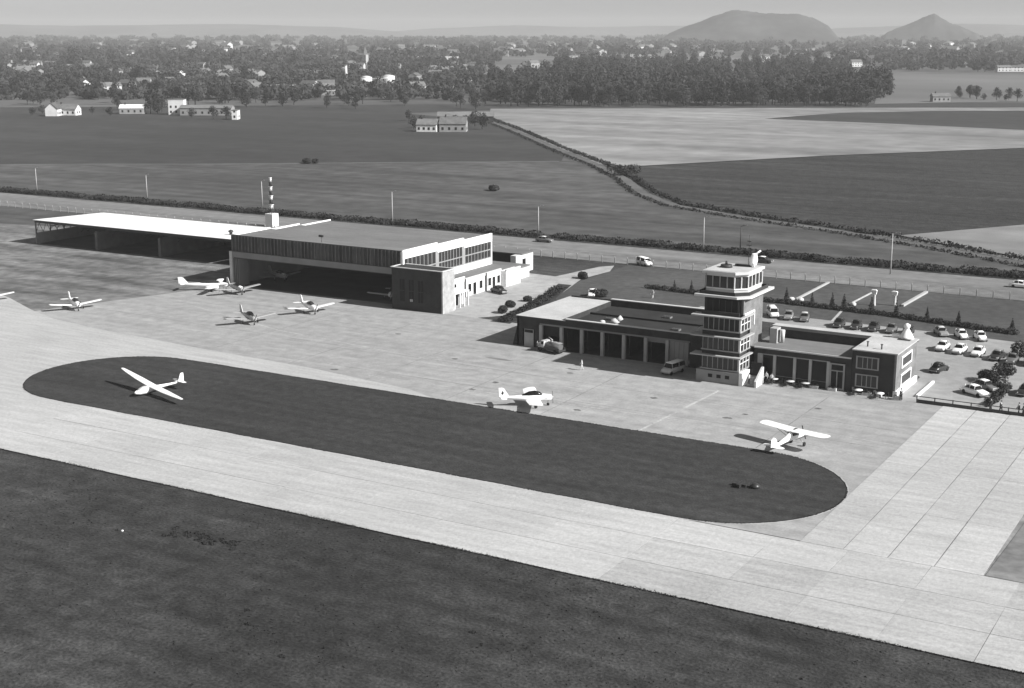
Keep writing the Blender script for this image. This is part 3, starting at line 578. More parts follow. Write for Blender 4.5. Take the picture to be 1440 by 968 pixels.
# ================================================================== AIRCRAFT
def foil(chord, th=.12, n=6):
    up = [(chord * (1 - math.cos(math.pi * i / n)) / 2) for i in range(n + 1)]
    f = lambda x: th * chord * 5 * (.2969 * math.sqrt(max(x / chord, 0)) - .126 * (x / chord) - .3516 * (x / chord) ** 2 + .2843 * (x / chord) ** 3 - .1036 * (x / chord) ** 4)
    return [(-x, f(x)) for x in up] + [(-x, -f(x) * .6) for x in up[-2:0:-1]]
def wing_mesh(side, x0, z0, y0, stations, th=.13):
    """stations: (distance out, chord, leading edge shift back, rise)"""
    rings = []
    for d, c, sh, rise in stations: rings.append([(x0 - sh + px, side * (y0 + d), z0 + rise + pz) for px, pz in foil(c, th)])
    return MB().loft(rings, False)
def fuse_mesh(st, n=14, pw=1.0):
    """stations: (x, z centre, half width, half height)"""
    return MB().loft([[(x, hw * math.copysign(abs(math.cos(a)) ** pw, math.cos(a)), zc + hh * math.copysign(abs(math.sin(a)) ** pw, math.sin(a))) for a in [2 * math.pi * i / n for i in range(n)]] for x, zc, hw, hh in st])
def wheel(root, x, y, r=.2, m='black', leg=None):
    w_ = MB().loft([[(x + rr * math.cos(a), y + dy, r + rr * math.sin(a)) for a in [2 * math.pi * i / 12 for i in range(12)]] for rr, dy in ((r * .6, -.07), (r, -.05), (r, .05), (r * .6, .07))]).build('wheel', M[m], root, world=False)
    if leg: MB().tube((x, y, r), leg, .045, .06, 6).build('undercarriage_leg', M['metal'], root, world=False)
def prop(root, x, z, L=.9):
    b = MB()
    for s in (-1, 1): b.loft([[(x + .02, s * .05 - .05, z + s * .05 * 0 + .0), (x + .02, s * .05 + .05, z), (x - .02, s * .05 + .05, z), (x - .02, s * .05 - .05, z)], [(x + .03, s * L * .3 - .07, z + s * L * .85), (x + .03, s * L * .3 + .07, z + s * L * .85), (x - .01, s * L * .3 + .07, z + s * L * .85), (x - .01, s * L * .3 - .07, z + s * L * .85)]], False)
    b.build('propeller', M['dark'], root, world=False)
    MB().loft([[(x + dx, r * math.cos(a), z + r * math.sin(a)) for a in [math.pi * i / 5 for i in range(10)]] for dx, r in ((-.08, .17), (.08, .14), (.2, .03))]).build('spinner', M['metal'], root, world=False)
def lowwing(name, label, loc, rz, paint='plane', span=9.2, L=6.9, top='plane', emblem=False, canopy_m='winglass', group=None, twin=False, dih=.5, ch=1.55):
    r = thing(name, label, 'aeroplane', loc, rz, group); k = L / 7.
    fuse_mesh([(2.5 * k, 1.15, .28, .28), (2.3 * k, 1.15, .42, .40), (1.4 * k, 1.17, .52, .50), (.4 * k, 1.15, .55, .52), (-.8 * k, 1.15, .50, .48), (-2.4 * k, 1.20, .28, .30), (-4.1 * k, 1.28, .10, .16), (-4.4 * k, 1.3, .03, .08)]).build('fuselage', M[paint], r, world=False)
    if top != paint: fuse_mesh([(2.0 * k, 1.42, .30, .26), (.4 * k, 1.46, .40, .25), (-.8 * k, 1.42, .36, .23), (-2.3 * k, 1.36, .20, .16)]).build('upper_decking', M[top], r, world=False)
    fuse_mesh([(1.3 * k, 1.5, .22, .06), (.95 * k, 1.68, .40, .26), (.3 * k, 1.78, .45, .36), (-.5 * k, 1.72, .42, .32), (-1.4 * k, 1.52, .22, .10)]).build('canopy', M[canopy_m], r, world=False)
    for s in (-1, 1):
        wing_mesh(s, .95 * k, .85, .3, [(0, ch, 0, 0), (span / 2 - .9, ch - .2, .1, dih * .85), (span / 2 - .4, 1.1, .2, dih), (span / 2 - .3, .5, .4, dih * 1.02)]).build('wing', M[paint], r, world=False)
        wing_mesh(s, -3.35 * k, 1.35, 0, [(0, .9, 0, 0), (1.4, .75, .12, .03), (1.6, .35, .3, .03)], .1).build('tailplane', M[paint], r, world=False)
        wheel(r, .25 * k, s * 1.35, .24, leg=(.25 * k, s * 1.35, .85))
        if twin:
            e = fuse_mesh([(1.9, .98, .2, .2), (1.75, .98, .34, .32), (.9, .98, .38, .34), (-.4, .98, .2, .18), (-.9, .95, .05, .05)]).build('engine_nacelle', M[paint], r, world=False)
            e.location = (0, s * 1.7, 0)
            q = MB().box(1.96, 2.0, -.07, .07, .1, 1.86).build('propeller_blade', M['dark'], e, world=False)
    fin = MB(); fp = [(-3.0 * k, 1.35), (-3.75 * k, 2.55), (-4.05 * k, 2.65), (-4.45 * k, 2.6), (-4.35 * k, 1.3)]
    fin.loft([[(x, -.05, z) for x, z in fp], [(x, .05, z) for x, z in fp]], False); fo = fin.build('fin', M[paint], r, world=False)
    if emblem:
        ep = [(-3.75 * k, 1.9), (-3.92 * k, 2.22), (-4.1 * k, 1.85), (-3.95 * k, 1.62)]
        MB().loft([[(x, -.07, z) for x, z in ep], [(x, .07, z) for x, z in ep]], False).build('fin_emblem', M['planedark'], fo, world=False)
        fuse_mesh([(1.9 * k, 1.12, .515, .035), (.4 * k, 1.10, .565, .04), (-.8 * k, 1.10, .515, .04), (-2.4 * k, 1.17, .295, .035), (-3.4 * k, 1.22, .19, .03)]).build('side_stripe', M['planedark'], r, world=False)
    wheel(r, 2.0 * k, 0, .2, leg=(2.0 * k, 0, .85))
    if not twin: prop(r, 2.58 * k, 1.15)
    return r
lowwing('light_aeroplane', 'white low-winged aeroplane with dark canopy and emblem on its fin, beside the grass island', (-88.9, 157.7, .02), R(36), span=9.6, L=7.3, ch=2.0, top='plane', emblem=True, canopy_m='glass')
lowwing('light_aeroplane', 'pale low-winged aeroplane parked alone at the far left edge of the apron', (-193.0, 173.2, .02), R(-27), span=9.4, group='light aeroplanes on the hangar apron')
lowwing('light_aeroplane', 'dark-topped low-winged aeroplane parked nearest the camera before the hangar', (-157.6, 179.8, .02), R(-27), paint='planegrey', top='planedark', canopy_m='glass', group='light aeroplanes on the hangar apron')
lowwing('light_aeroplane', 'white low-winged aeroplane between the dark-topped one and the hangar door', (-154.2, 192.2, .02), R(-27), group='light aeroplanes on the hangar apron')
lowwing('light_aeroplane', 'grey low-winged aeroplane by the hangar left pillar, partly behind a white twin', (-177.8, 199.6, .02), R(-22), paint='planegrey', span=9.6, canopy_m='glass', group='light aeroplanes on the hangar apron')
lowwing('twin_aeroplane', 'large white twin-engined aeroplane parked at the left corner of the hangar', (-184.2, 199.4, .02), R(28), span=11, L=10.2, twin=True)
lowwing('light_aeroplane', 'white aeroplane poking out of the right side of the hangar door', (-148.8, 209.8, .06), R(-60), group='light aeroplanes in the hangar mouth')
lowwing('light_aeroplane', 'grey aeroplane in the gloom just inside the hangar by its left wall', (-179.6, 214.5, .06), R(-20), paint='planegrey', group='light aeroplanes in the hangar mouth')
lowwing('light_aeroplane', 'pale aeroplane cut off by the left edge of the photograph', (-212.6, 170.6, .03), R(-30), span=8.6, group='light aeroplanes on the hangar apron')
# high-wing monoplane
r = thing('high_wing_aeroplane', 'white high-winged aeroplane seen from behind at the right end of the island', 'aeroplane', (-52.3, 157.6, .02), R(74))
fuse_mesh([(2.1, 1.35, .22, .25), (1.9, 1.35, .38, .38), (1.2, 1.35, .42, .45), (.6, 1.45, .42, .58), (-.6, 1.42, .40, .55), (-1.6, 1.2, .28, .36), (-3.6, .78, .10, .18), (-4.3, .7, .04, .1)], 12, .8).build('fuselage', M['plane'], r, world=False)
for s in (-1, 1):
    wing_mesh(s, .95, 2.05, .12, [(0, 1.75, 0, 0), (4.0, 1.75, 0, .12), (4.5, 1.5, .12, .14), (4.75, .8, .4, .15)], .13).build('wing', M['plane'], r, world=False)
    wing_mesh(s, -3.5, .85, 0, [(0, 1.0, 0, 0), (1.1, .85, .1, 0), (1.45, .4, .3, 0)], .07).build('tailplane', M['plane'], r, world=False)
    MB().tube((.5, s * .4, .95), (.3, s * 2.5, 2.05), .035, .035, 6).tube((-.1, s * .4, .95), (-.4, s * 2.5, 2.05), .03, .03, 6).build('wing_strut', M['metal'], r, world=False)
    wheel(r, .95, s * .95, .28, leg=(.8, s * .35, .95))
MB().add([(.75, -.4, 1.6), (.75, .4, 1.6), (.35, .38, 2.02), (.35, -.38, 2.02)], [(0, 1, 2, 3)]).box(-.7, .5, -.425, .425, 1.5, 1.85).build('cabin_windows', M['glass'], r, world=False)
MB().box(.1, .6, -.14, .14, 2.12, 2.19).build('skylight', M['glass'], r, world=False)
fp = [(-3.2, .95), (-3.7, 1.75), (-4.1, 1.95), (-4.6, 1.7), (-4.65, .8), (-4.2, .65)]
MB().loft([[(x, -.04, z) for x, z in fp], [(x, .04, z) for x, z in fp]], False).build('fin', M['plane'], r, world=False)
prop(r, 2.16, 1.35, .95); wheel(r, -4.2, 0, .12)
# glider
r = thing('glider', 'white glider with long straight wings resting one tip on the grass island', 'glider', (-137.7, 136.4, .05), R(-106))
gr_ = R(5.2)   # bank
fuse_mesh([(2.9, .62, .05, .06), (2.7, .62, .22, .24), (2.1, .65, .36, .42), (1.2, .75, .40, .54), (.3, .85, .36, .46), (-.8, .88, .20, .26), (-2.4, .92, .12, .17), (-4.3, 1.0, .07, .12), (-4.7, 1.0, .03, .08)], 16).build('fuselage', M['plane'], r, world=False)
fuse_mesh([(2.55, .85, .12, .04), (2.1, 1.0, .26, .18), (1.5, 1.18, .28, .2), (1.0, 1.25, .2, .1)], 12).build('canopy', M['planegrey'], r, world=False)
for s in (-1, 1):
    tn = math.tan(gr_) * (1 if s < 0 else -1)
    st_ = [(0, 1.25, 0, 0), (3.6, 1.15, .03, 3.6 * (tn + .03)), (6.6, .75, .18, 6.6 * (tn + .04)), (8.0, .45, .3, 8.0 * (tn + .045)), (8.15, .2, .4, 8.15 * (tn + .045))]
    wing_mesh(s, .75, 1.2, .02, st_, .14).build('wing', M['plane'], r, world=False)
    wing_mesh(s, -3.75, 1.15, 0, [(0, .8, 0, 0), (1.4, .55, .15, 0), (1.6, .3, .3, 0)], .09).build('tailplane', M['plane'], r, world=False)
fp = [(-3.95, 1.1), (-4.3, 2.1), (-4.5, 2.25), (-4.8, 2.2), (-4.85, .9), (-4.5, .9)]
MB().loft([[(x, -.05, z) for x, z in fp], [(x, .05, z) for x, z in fp]], False).build('fin', M['plane'], r, world=False)
wheel(r, .6, 0, .2)
# ================================================================== VEHICLES
def car(name, label, loc, rz, paint='carwhite', style='saloon', top=None, group='cars parked at the terminal', cat='car'):
    r = thing(name, label, cat, loc, rz, group); sty = style
    if sty == 'saloon':
        prof = [(2.05, .42, .55, .62), (1.95, .28, .72, .74), (1.2, .26, .86, .78), (.75, .26, .92, .80), (-.9, .26, .94, .80), (-1.5, .26, .90, .78), (-2.0, .30, .80, .70), (-2.1, .45, .62, .6)]
        gh = [(.85, .90, .02, .66), (.35, .9, .50, .60), (-.55, .9, .55, .60), (-1.05, .9, .42, .58), (-1.45, .88, .03, .62)]
    elif sty == 'beetle':
        prof = [(1.95, .38, .50, .45), (1.75, .28, .68, .62), (1.1, .26, .86, .72), (.6, .26, .92, .76), (-.9, .26, .94, .76), (-1.5, .26, .82, .68), (-1.9, .32, .58, .5)]
        gh = [(.65, .88, .04, .62), (.3, .9, .50, .55), (-.3, .9, .58, .56), (-.95, .9, .44, .52), (-1.5, .82, .04, .5)]
    else:
        prof = [(2.0, .42, .62, .62), (1.9, .3, .8, .74), (1.3, .28, 1.0, .82), (.8, .28, 1.05, .84), (-1.8, .28, 1.05, .84), (-2.15, .35, 1.0, .82)]
        gh = [(1.25, 1.0, .03, .76), (.85, 1.0, .72, .70), (-1.8, 1.0, .78, .72), (-2.1, 1.0, .70, .70)]
    rings = [[(x, -hw, zb + .08), (x, -hw * .9, zb), (x, hw * .9, zb), (x, hw, zb + .08), (x, hw, zt * .72), (x, hw * .93, zt * .93), (x, hw * .7, zt), (x, -hw * .7, zt), (x, -hw * .93, zt * .93), (x, -hw, zt * .72)] for x, zb, zt, hw in prof]
    MB().loft(rings).build('body', M[paint], r, world=False)
    MB().loft([[(x, -hw, z), (x, hw, z), (x, hw * .86, z + h * .85), (x, hw * .7, z + h * .92), (x, -hw * .7, z + h * .92), (x, -hw * .86, z + h * .85)] for x, z, h, hw in gh]).build('windows', M['glass'], r, world=False)
    g2 = [q for q in gh if q[2] > .3]
    MB().loft([[(x, -hw * .88, z + h * .86), (x, hw * .88, z + h * .86), (x, hw * .72, z + h * 1.0), (x, 0, z + h * 1.04), (x, -hw * .72, z + h * 1.0)] for x, z, h, hw in [(g2[0][0] + .06,) + g2[0][1:]] + g2[1:]]).build('roof', M[top or paint], r, world=False)
    p = MB()
    for x in (g2[0][0] + .2, (g2[0][0] + g2[-1][0]) / 2, g2[-1][0] - .15):
        for s in (-1, 1): p.tube((x, s * .70 if sty != 'van' else s * .77, .9), (x - .05, s * .56 if sty != 'van' else s * .64, g2[0][1] + g2[0][2] * .9), .04, .04, 5)
    p.build('window_pillar', M[paint], r, world=False)
    for x in (1.3, -1.3):
        for s in (-1, 1):
            y = s * (prof[3][3] - .08)
            MB().loft([[(x + rr * math.cos(a), y + dy, .31 + rr * math.sin(a)) for a in [2 * math.pi * i / 12 for i in range(12)]] for rr, dy in ((.2, -.09), (.31, -.08), (.31, .08), (.2, .09))]).build('wheel', M['black'], r, world=False)
    for x in (prof[0][0] + .03, prof[-1][0] - .03): MB().box(x - .06, x + .06, -.7, .7, .36, .48).build('bumper', M['metal'], r, world=False)
    for s in (-1, 1): MB().tube((prof[0][0] - .12, s * .5, .6), (prof[0][0] + .02, s * .5, .6), .1, .09, 8).build('headlight', M['stone'], r, world=False)
    return r
ck = 'cars parked at the terminal'
car('parked_car', 'silver saloon with dark nose, left one of the back row beside the hedge', (-52.0, 230.4, .03), R(-60), 'cargrey', 'saloon', 'carcream')
car('parked_car', 'white rounded car in the middle of the back row beside the hedge', (-48.6, 229.9, .03), R(-60), 'carwhite', 'beetle')
car('parked_car', 'white rounded car at the right end of the back row beside the hedge', (-45.6, 230.0, .03), R(-62), 'carwhite', 'beetle')
car('parked_car', 'white car with dark rear window at the left end of the white middle row', (-49.2, 219.6, .03), R(-92), 'carwhite')
car('parked_car', 'long white car second from the left in the middle row', (-46.4, 218.9, .03), R(-94), 'carwhite')
car('parked_car', 'bright white saloon third from the left in the middle row', (-43.5, 218.6, .03), R(-92), 'carwhite')
car('parked_car', 'dark car with a pale roof right of the white middle row', (-40.4, 217.4, .03), R(-95), 'cardark', 'saloon', 'cargrey')
car('parked_car', 'dark grey rounded car among the bushes of the middle row', (-37.9, 216.2, .03), R(-90), 'carmid', 'beetle')
car('parked_car', 'pale car behind the bushes near the right edge of the photograph', (-35.4, 216.2, .03), R(-80), 'carcream')
car('parked_car', 'dark rounded car alone beside the end wall of the terminal', (-46.2, 204.9, .03), R(75), 'cardark', 'beetle')
car('parked_car', 'white saloon nearest the apron fence in the car park', (-38.6, 193.8, .03), R(-32), 'carwhite')
car('parked_car', 'dark saloon with a white roof behind the one nearest the apron fence', (-38.0, 197.4, .03), R(-32), 'carmid', 'saloon', 'carwhite')
car('parked_car', 'dark car cut by the right edge of the photograph', (-32.6, 197.6, .03), R(-95), 'cardark')
car('parked_car', 'white delivery van standing on the lawn left of the tower', (-123.9, 268.5, .02), R(-30), 'carwhite', 'van', group='cars by the road', cat='van')
car('moving_car', 'dark car with a white roof on the road behind the tower', (-103.0, 284.5, .04), R(0), 'cardark', 'saloon', 'carwhite', group='cars by the road')
car('moving_car', 'dark pale-roofed car on the road behind the hangar annexe', (-158.5, 286.5, .04), R(5), 'carmid', 'saloon', 'carcream', group='cars by the road')
car('moving_car', 'white saloon on the road at the right edge of the photograph', (-49.0, 282.0, .04), R(0), 'carwhite', group='cars by the road')
car('parked_car', 'white rounded car behind the left end of the garage wing', (-117.6, 231.5, .02), R(-70), 'carwhite', 'beetle')
car('parked_car', 'low black saloon in the yard beside the hangar annexe', (-134.6, 225.4, .03), R(-25), 'cardark')
car('parked_car', 'white van directly behind the tower on its right', (-81.4, 230.8, .03), R(-60), 'carwhite', 'van', cat='van')
car('parked_car', 'grey car next to the white van behind the tower', (-78.4, 230.4, .03), R(-75), 'cargrey')
car('parked_car', 'dark car with a pale roof, second right of the white van', (-75.5, 230.4, .03), R(-75), 'carmid', 'saloon', 'carcream')
for i, x in enumerate((-68.8, -65.8, -62.8, -59.8, -57.0)):
    car('parked_car', 'dark %s behind the lounge wing roof, %s' % (('saloon', 'rounded car')[i % 2], ('leftmost of five', 'second of five from the left', 'middle of five', 'fourth of five from the left', 'rightmost of five')[i]), (x, 228.6, .03), R(-85), 'cardark' if i != 3 else 'carmid', ('saloon', 'beetle')[i % 2], group='dark cars lined up behind the lounge wing')
# van at the last garage bay
v = car('rescue_van', 'white-roofed van parked in front of the closed grey garage door', (-80.0, 184.0, .03), R(-103), 'carcream', 'van', 'carwhite', group=None, cat='van')
# fire engine at the first bay
t = thing('fire_engine', 'dark open fire tender with pale cab in front of the first garage bay', 'fire engine', (-102.0, 186.8, .03), R(166)); t.scale = (.78, .8, .8)
MB().box(-3.0, 3.0, -1.0, 1.0, .55, .85).build('chassis', M['dark'], t, world=False)
MB().loft([[(1.2, -.95, .85), (1.2, .95, .85), (1.2, .9, 2.2), (1.2, -.9, 2.2)], [(2.0, -.95, .85), (2.0, .95, .85), (1.95, .9, 2.25), (1.95, -.9, 2.25)], [(2.9, -.9, .85), (2.9, .9, .85), (2.35, .85, 1.5), (2.35, -.85, 1.5)]], False).build('cab', M['carcream'], t, world=False)
MB().box(1.3, 1.9, -.97, .97, 1.5, 2.05).build('cab_window', M['glass'], t, world=False)
MB().box(2.3, 3.3, -.7, .7, .7, 1.45).build('bonnet', M['carcream'], t, world=False)
MB().tube((-2.6, 0, 1.35), (.9, 0, 1.35), .68, .68, 14).build('water_tank', M['carmid'], t, world=False)
MB().box(-2.9, 1.0, -1.05, -.75, .85, 1.25).box(-2.9, 1.0, .75, 1.05, .85, 1.25).build('locker', M['cardark'], t, world=False)
MB().tube((-.2, 0, 2.0), (-.2, 0, 2.6), .12, .1, 8).tube((-.4, 0, 2.5), (.9, -.2, 2.9), .08, .06, 8).build('foam_monitor', M['stone'], t, world=False)
b = MB()
for s in (-.35, .35): b.tube((-2.8, s, 2.15), (.6, s, 2.2), .035, .035, 5)
for i in range(9): b.tube((-2.7 + i * .4, -.35, 2.16), (-2.7 + i * .4, .35, 2.16), .025, .025, 5)
b.build('ladder', M['stone'], t, world=False)
for x in (2.2, -1.9):
    for s in (-1, 1): MB().loft([[(x + rr * math.cos(a), s * .95 + dy, .45 + rr * math.sin(a)) for a in [2 * math.pi * i / 12 for i in range(12)]] for rr, dy in ((.28, -.13), (.45, -.12), (.45, .12), (.28, .13))]).build('wheel', M['black'], t, world=False)
# ================================================================== PEOPLE
def skinmesh(name, pts, edges, m, parent, sub=1):
    me = bpy.data.meshes.new(name); me.from_pydata([p[0] for p in pts], edges, []); o = bpy.data.objects.new(name, me); COL.objects.link(o)
    s = o.modifiers.new('skin', 'SKIN')
    for i, p in enumerate(pts): me.skin_vertices[0].data[i].radius = (p[1], p[1] if len(p) < 3 else p[2])
    me.skin_vertices[0].data[0].use_root = True
    ss = o.modifiers.new('sub', 'SUBSURF'); ss.levels = sub; ss.render_levels = sub
    dg = bpy.context.evaluated_depsgraph_get(); dg.update(); me2 = bpy.data.meshes.new_from_object(o.evaluated_get(dg)); bpy.data.objects.remove(o)
    me2.materials.clear(); me2.materials.append(M[m]); me2.polygons.foreach_set('use_smooth', [True] * len(me2.polygons))
    q = bpy.data.objects.new(name, me2); COL.objects.link(q); q.parent = parent; return q
def person(label, loc, rz, stride=.12, jacket='cloth', trousers='cloth', seated=False, group='people standing about the apron', armf=.1):
    r = thing('person', label, 'person', loc, rz, group); s = stride
    hip = .93 if not seated else .52; T = hip - .93
    leg = lambda sd, f: [((0, sd * .09, hip), .095), ((f * .5 + (.35 if seated else 0), sd * .10, hip - .44 if not seated else .50), .06), ((f + (.4 if seated else 0), sd * .10, .09), .038), ((f + .14 + (.4 if seated else 0), sd * .11, .03), .035)]
    arm = lambda sd, f: [((0, sd * .19, 1.42 + T), .055), ((-.02 + f * .4, sd * .25, 1.14 + T), .042), ((.08 + f, sd * .25, .90 + T), .030)]
    # the body: one continuous skin
    pts = [((0, 0, hip), .13, .10), ((0, 0, 1.15 + T), .12, .10), ((0, 0, 1.38 + T), .14, .10), ((0, 0, 1.50 + T), .055), ((.01, 0, 1.58 + T), .075, .085), ((.02, 0, 1.70 + T), .085, .075), ((.01, 0, 1.75 + T), .05)]
    ed = [(0, 1), (1, 2), (2, 3), (3, 4), (4, 5), (5, 6)]
    for sd, f in ((1, s), (-1, -s)):
        b0 = len(pts); pts += leg(sd, f); ed += [(0, b0), (b0, b0 + 1), (b0 + 1, b0 + 2), (b0 + 2, b0 + 3)]
        b0 = len(pts); pts += arm(sd, -f * .8 + armf); ed += [(2, b0), (b0, b0 + 1), (b0 + 1, b0 + 2)]
        hx, hy, hz = pts[b0 + 2][0]
        pts.append(((hx + .01, hy, hz - .08), .028, .018)); ed.append((b0 + 2, b0 + 3))
        for k, (dx, ln) in enumerate(((-.03, .065), (-.01, .075), (.012, .07), (.032, .055))):
            pts.append(((hx + .02 + dx, hy - sd * .01, hz - .10 - ln), .008)); ed.append((b0 + 3, len(pts) - 1))
        pts.append(((hx + .06, hy - sd * .01, hz - .10), .009)); ed.append((b0 + 3, len(pts) - 1))
    skinmesh('body', pts, ed, 'skin', r)
    tp = [((0, 0, hip + .04), .145, .12)]; te = []
    for sd, f in ((1, s), (-1, -s)):
        b0 = len(tp); L_ = leg(sd, f)[:3]; tp += [(L_[0][0], .11), (L_[1][0], .078), (L_[2][0], .065)]; te += [(0, b0), (b0, b0 + 1), (b0 + 1, b0 + 2)]
    skinmesh('trousers', tp, te, trousers, r)
    jp = [((0, 0, hip), .155, .13), ((0, 0, 1.15 + T), .14, .125), ((0, 0, 1.38 + T), .155, .125), ((0, 0, 1.47 + T), .075)]; je = [(0, 1), (1, 2), (2, 3)]
    for sd, f in ((1, s), (-1, -s)):
        b0 = len(jp); A_ = arm(sd, -f * .8 + armf); jp += [(A_[0][0], .075), (A_[1][0], .058), (A_[2][0], .045)]; je += [(2, b0), (b0, b0 + 1), (b0 + 1, b0 + 2)]
    skinmesh('jacket', jp, je, jacket, r)
    MB().loft([[(.0 - .02 + rr * math.cos(a) * 1.1, rr * math.sin(a), z + T) for a in [2 * math.pi * i / 10 for i in range(10)]] for rr, z in ((.085, 1.66), (.10, 1.71), (.085, 1.77), (.03, 1.80))]).build('hair', M['hair'], r, world=False)
    MB().loft([[(x, -.012, 1.655 + T), (x, .012, 1.655 + T), (x, .006, 1.69 + T), (x, -.006, 1.69 + T)] for x in (.09, .122)], False).build('nose', M['skin'], r, world=False)
    return r
pf = 'people at the apron fence'
person('person in dark clothes standing left of three others at the apron fence', (*G(1393, 578), .03), R(200), group=pf)
person('person in dark clothes second from the left at the apron fence', (*G(1407, 582), .03), R(150), .2, group=pf)
person('person in a dark coat near the right edge at the apron fence', (*G(1432, 585), .03), R(210), group=pf)
person('person in dark clothes at the very right edge by the fence', (*G(1438.5, 586), .03), R(180), group=pf)
person('person in a light jacket on the lawn left of the hedge end', (*G(918, 420), .02), R(240), .2, 'clothl', 'clothl', group='people on the lawns')
pt = 'people outside the lounge'
person('person in a light shirt standing by the lounge window beside the pillar', (-65.9, 185.2, .03), R(260), .1, 'clothl', 'cloth', group=pt)
person('person in a light jacket just right of another in front of the lounge window', (-64.9, 184.7, .03), R(100), .15, 'clothl', 'cloth', group=pt)
person('person in a pale top on the tower stair', (-67.3, 182.0, .3), R(180), .1, 'clothl', 'cloth', group=pt)
person('person in dark clothes standing beside the fire tender', (-104.2, 186.2, .02), R(30), .1, 'cloth', 'cloth', group='people in front of the garages')
person('person in a light shirt on the near apron in front of the garages', (*G(818, 521), .02), R(200), .2, 'clothl', 'clothl', group='people in front of the garages')
person('person in dark clothes by the end block corner', (-46.6, 185.4, .03), R(150), .1, group=pt)
# ================================================================== FENCES, POSTS, LAMPS, MASTS
def repeat_part(src_mb, name, m, parent, locs):
    o = src_mb.build(name, M[m], parent, world=False); first = True
    for l_ in locs:
        if first: o.location = l_; first = False
        else: inst(o, l_, parent)
rf = thing('roadside_fence', 'wire fence on concrete posts along the near side of the road', 'fence', (0, 267.6, 0))
xs_ = [-338 + 3.05 * i for i in range(116)]
repeat_part(MB().box(-.07, .07, -.07, .07, 0, 1.5).box(-.05, .05, -.25, -.07, 1.3, 1.6), 'post', 'greyw', rf, [(x, 0, 0) for x in xs_])
b = MB()
for z in (.4, .8, 1.15, 1.45): b.box(-338, 12, -.01, .01, z - .008, z + .008)
b.build('wire', M['metal'], rf, world=False)['kind'] = 'stuff'
af = thing('apron_fence', 'low dark fence between the car park and the concrete ramp', 'fence', (-44.5, 185.6, 0))
repeat_part(MB().box(-.06, .06, -.06, .06, 0, 1.0), 'post', 'dark', af, [(i * 2.4, .28 * math.sin(i * .05), 0) for i in range(14)])
MB().box(0, 31.2, -.03, .03, .88, .98).build('upper_rail', M['dark'], af, world=False); MB().box(0, 31.2, -.04, .04, .02, .5).build('lower_board', M['dark'], af, world=False)
t = thing('low_wall', 'short low white kerb wall running back from the terminal end block', 'wall', (-45.2, 193, 0)); MB().box(-.15, .15, -4.6, 4.6, 0, .35).build('kerb', M['white'], t, world=False)
# tall lamp posts by the road
def lamp(x, y, h, label, m='pole', group='lamp posts along the road'):
    t = thing('lamp_post', label, 'lamp post', (x, y, 0), 0, group)
    MB().tube((0, 0, 0), (0, 0, h), .17, .09, 8).build('column', M[m], t, world=False)
    MB().tube((0, 0, h - .1), (1.1, -.4, h + .25), .06, .05, 6).build('bracket', M[m], t, world=False)
    MB().loft([[(1.0, -.5, h + .2), (1.0, -.25, h + .2), (1.0, -.3, h + .34), (1.0, -.45, h + .34)], [(1.7, -.75, h + .3), (1.7, -.5, h + .3), (1.7, -.55, h + .4), (1.7, -.7, h + .4)]], False).build('lantern', M['metal'], t, world=False)
LL = 'pale lamp post %s'
for px, py, yt, l in ((52, 268, 236, 'at the far left behind the open shed'), (207, 278, 247, 'behind the left half of the open shed'), (369, 290, 254, 'just left of the striped mast'), (552, 316, 268, 'behind the hangar roof'), (757, 330, 292, 'behind the hangar annexe'), (989, 353, 305, 'left of the tower'), (1252, 386, 328, 'behind the lawn walls on the right')):
    x, y = G(px, py); Dd = math.hypot(x, y); lamp(x, y, {52: 7, 207: 6.8, 369: 7.2, 552: 8.6, 757: 7, 989: 7.8, 1252: 8.6}[px], LL % l)
x, y = G(1041, 352); lamp(x, y, 5.6, 'thin dark lamp post just behind the tower', 'dark')
# striped mast with white base hut
t = thing('radio_mast', 'red-and-white style striped lattice mast on a white base behind the hangar'.replace('red-and-white style ', 'dark and white '), 'mast', (-232.2, 275.0, 0))
MB().prism([(-1.2, -1.2), (1.2, -1.2), (1.2, 1.2), (-1.2, 1.2)], 0, 3.3).build('base_hut', M['white'], t, world=False)
for i in range(8):
    z0 = 3.3 + i * 1.15; b = MB(); h_ = .42 - i * .03
    for k in range(4):
        a = math.pi / 4 + k * math.pi / 2; c = (h_ * math.cos(a), h_ * math.sin(a)); a2 = a + math.pi / 2; c2 = (h_ * math.cos(a2), h_ * math.sin(a2))
        b.tube((c[0], c[1], z0), (c[0], c[1], z0 + 1.15), .09, .09, 5).tube((c[0], c[1], z0), (c2[0], c2[1], z0 + 1.15), .06, .06, 4)
    b.build('mast_section', M['dark' if i % 2 == 0 else 'white'], t, world=False)
    MB().box(-h_ - .1, h_ + .1, -h_ - .1, h_ + .1, z0 + 1.05, z0 + 1.15).build('platform', M['white' if i % 2 else 'dark'], t, world=False)
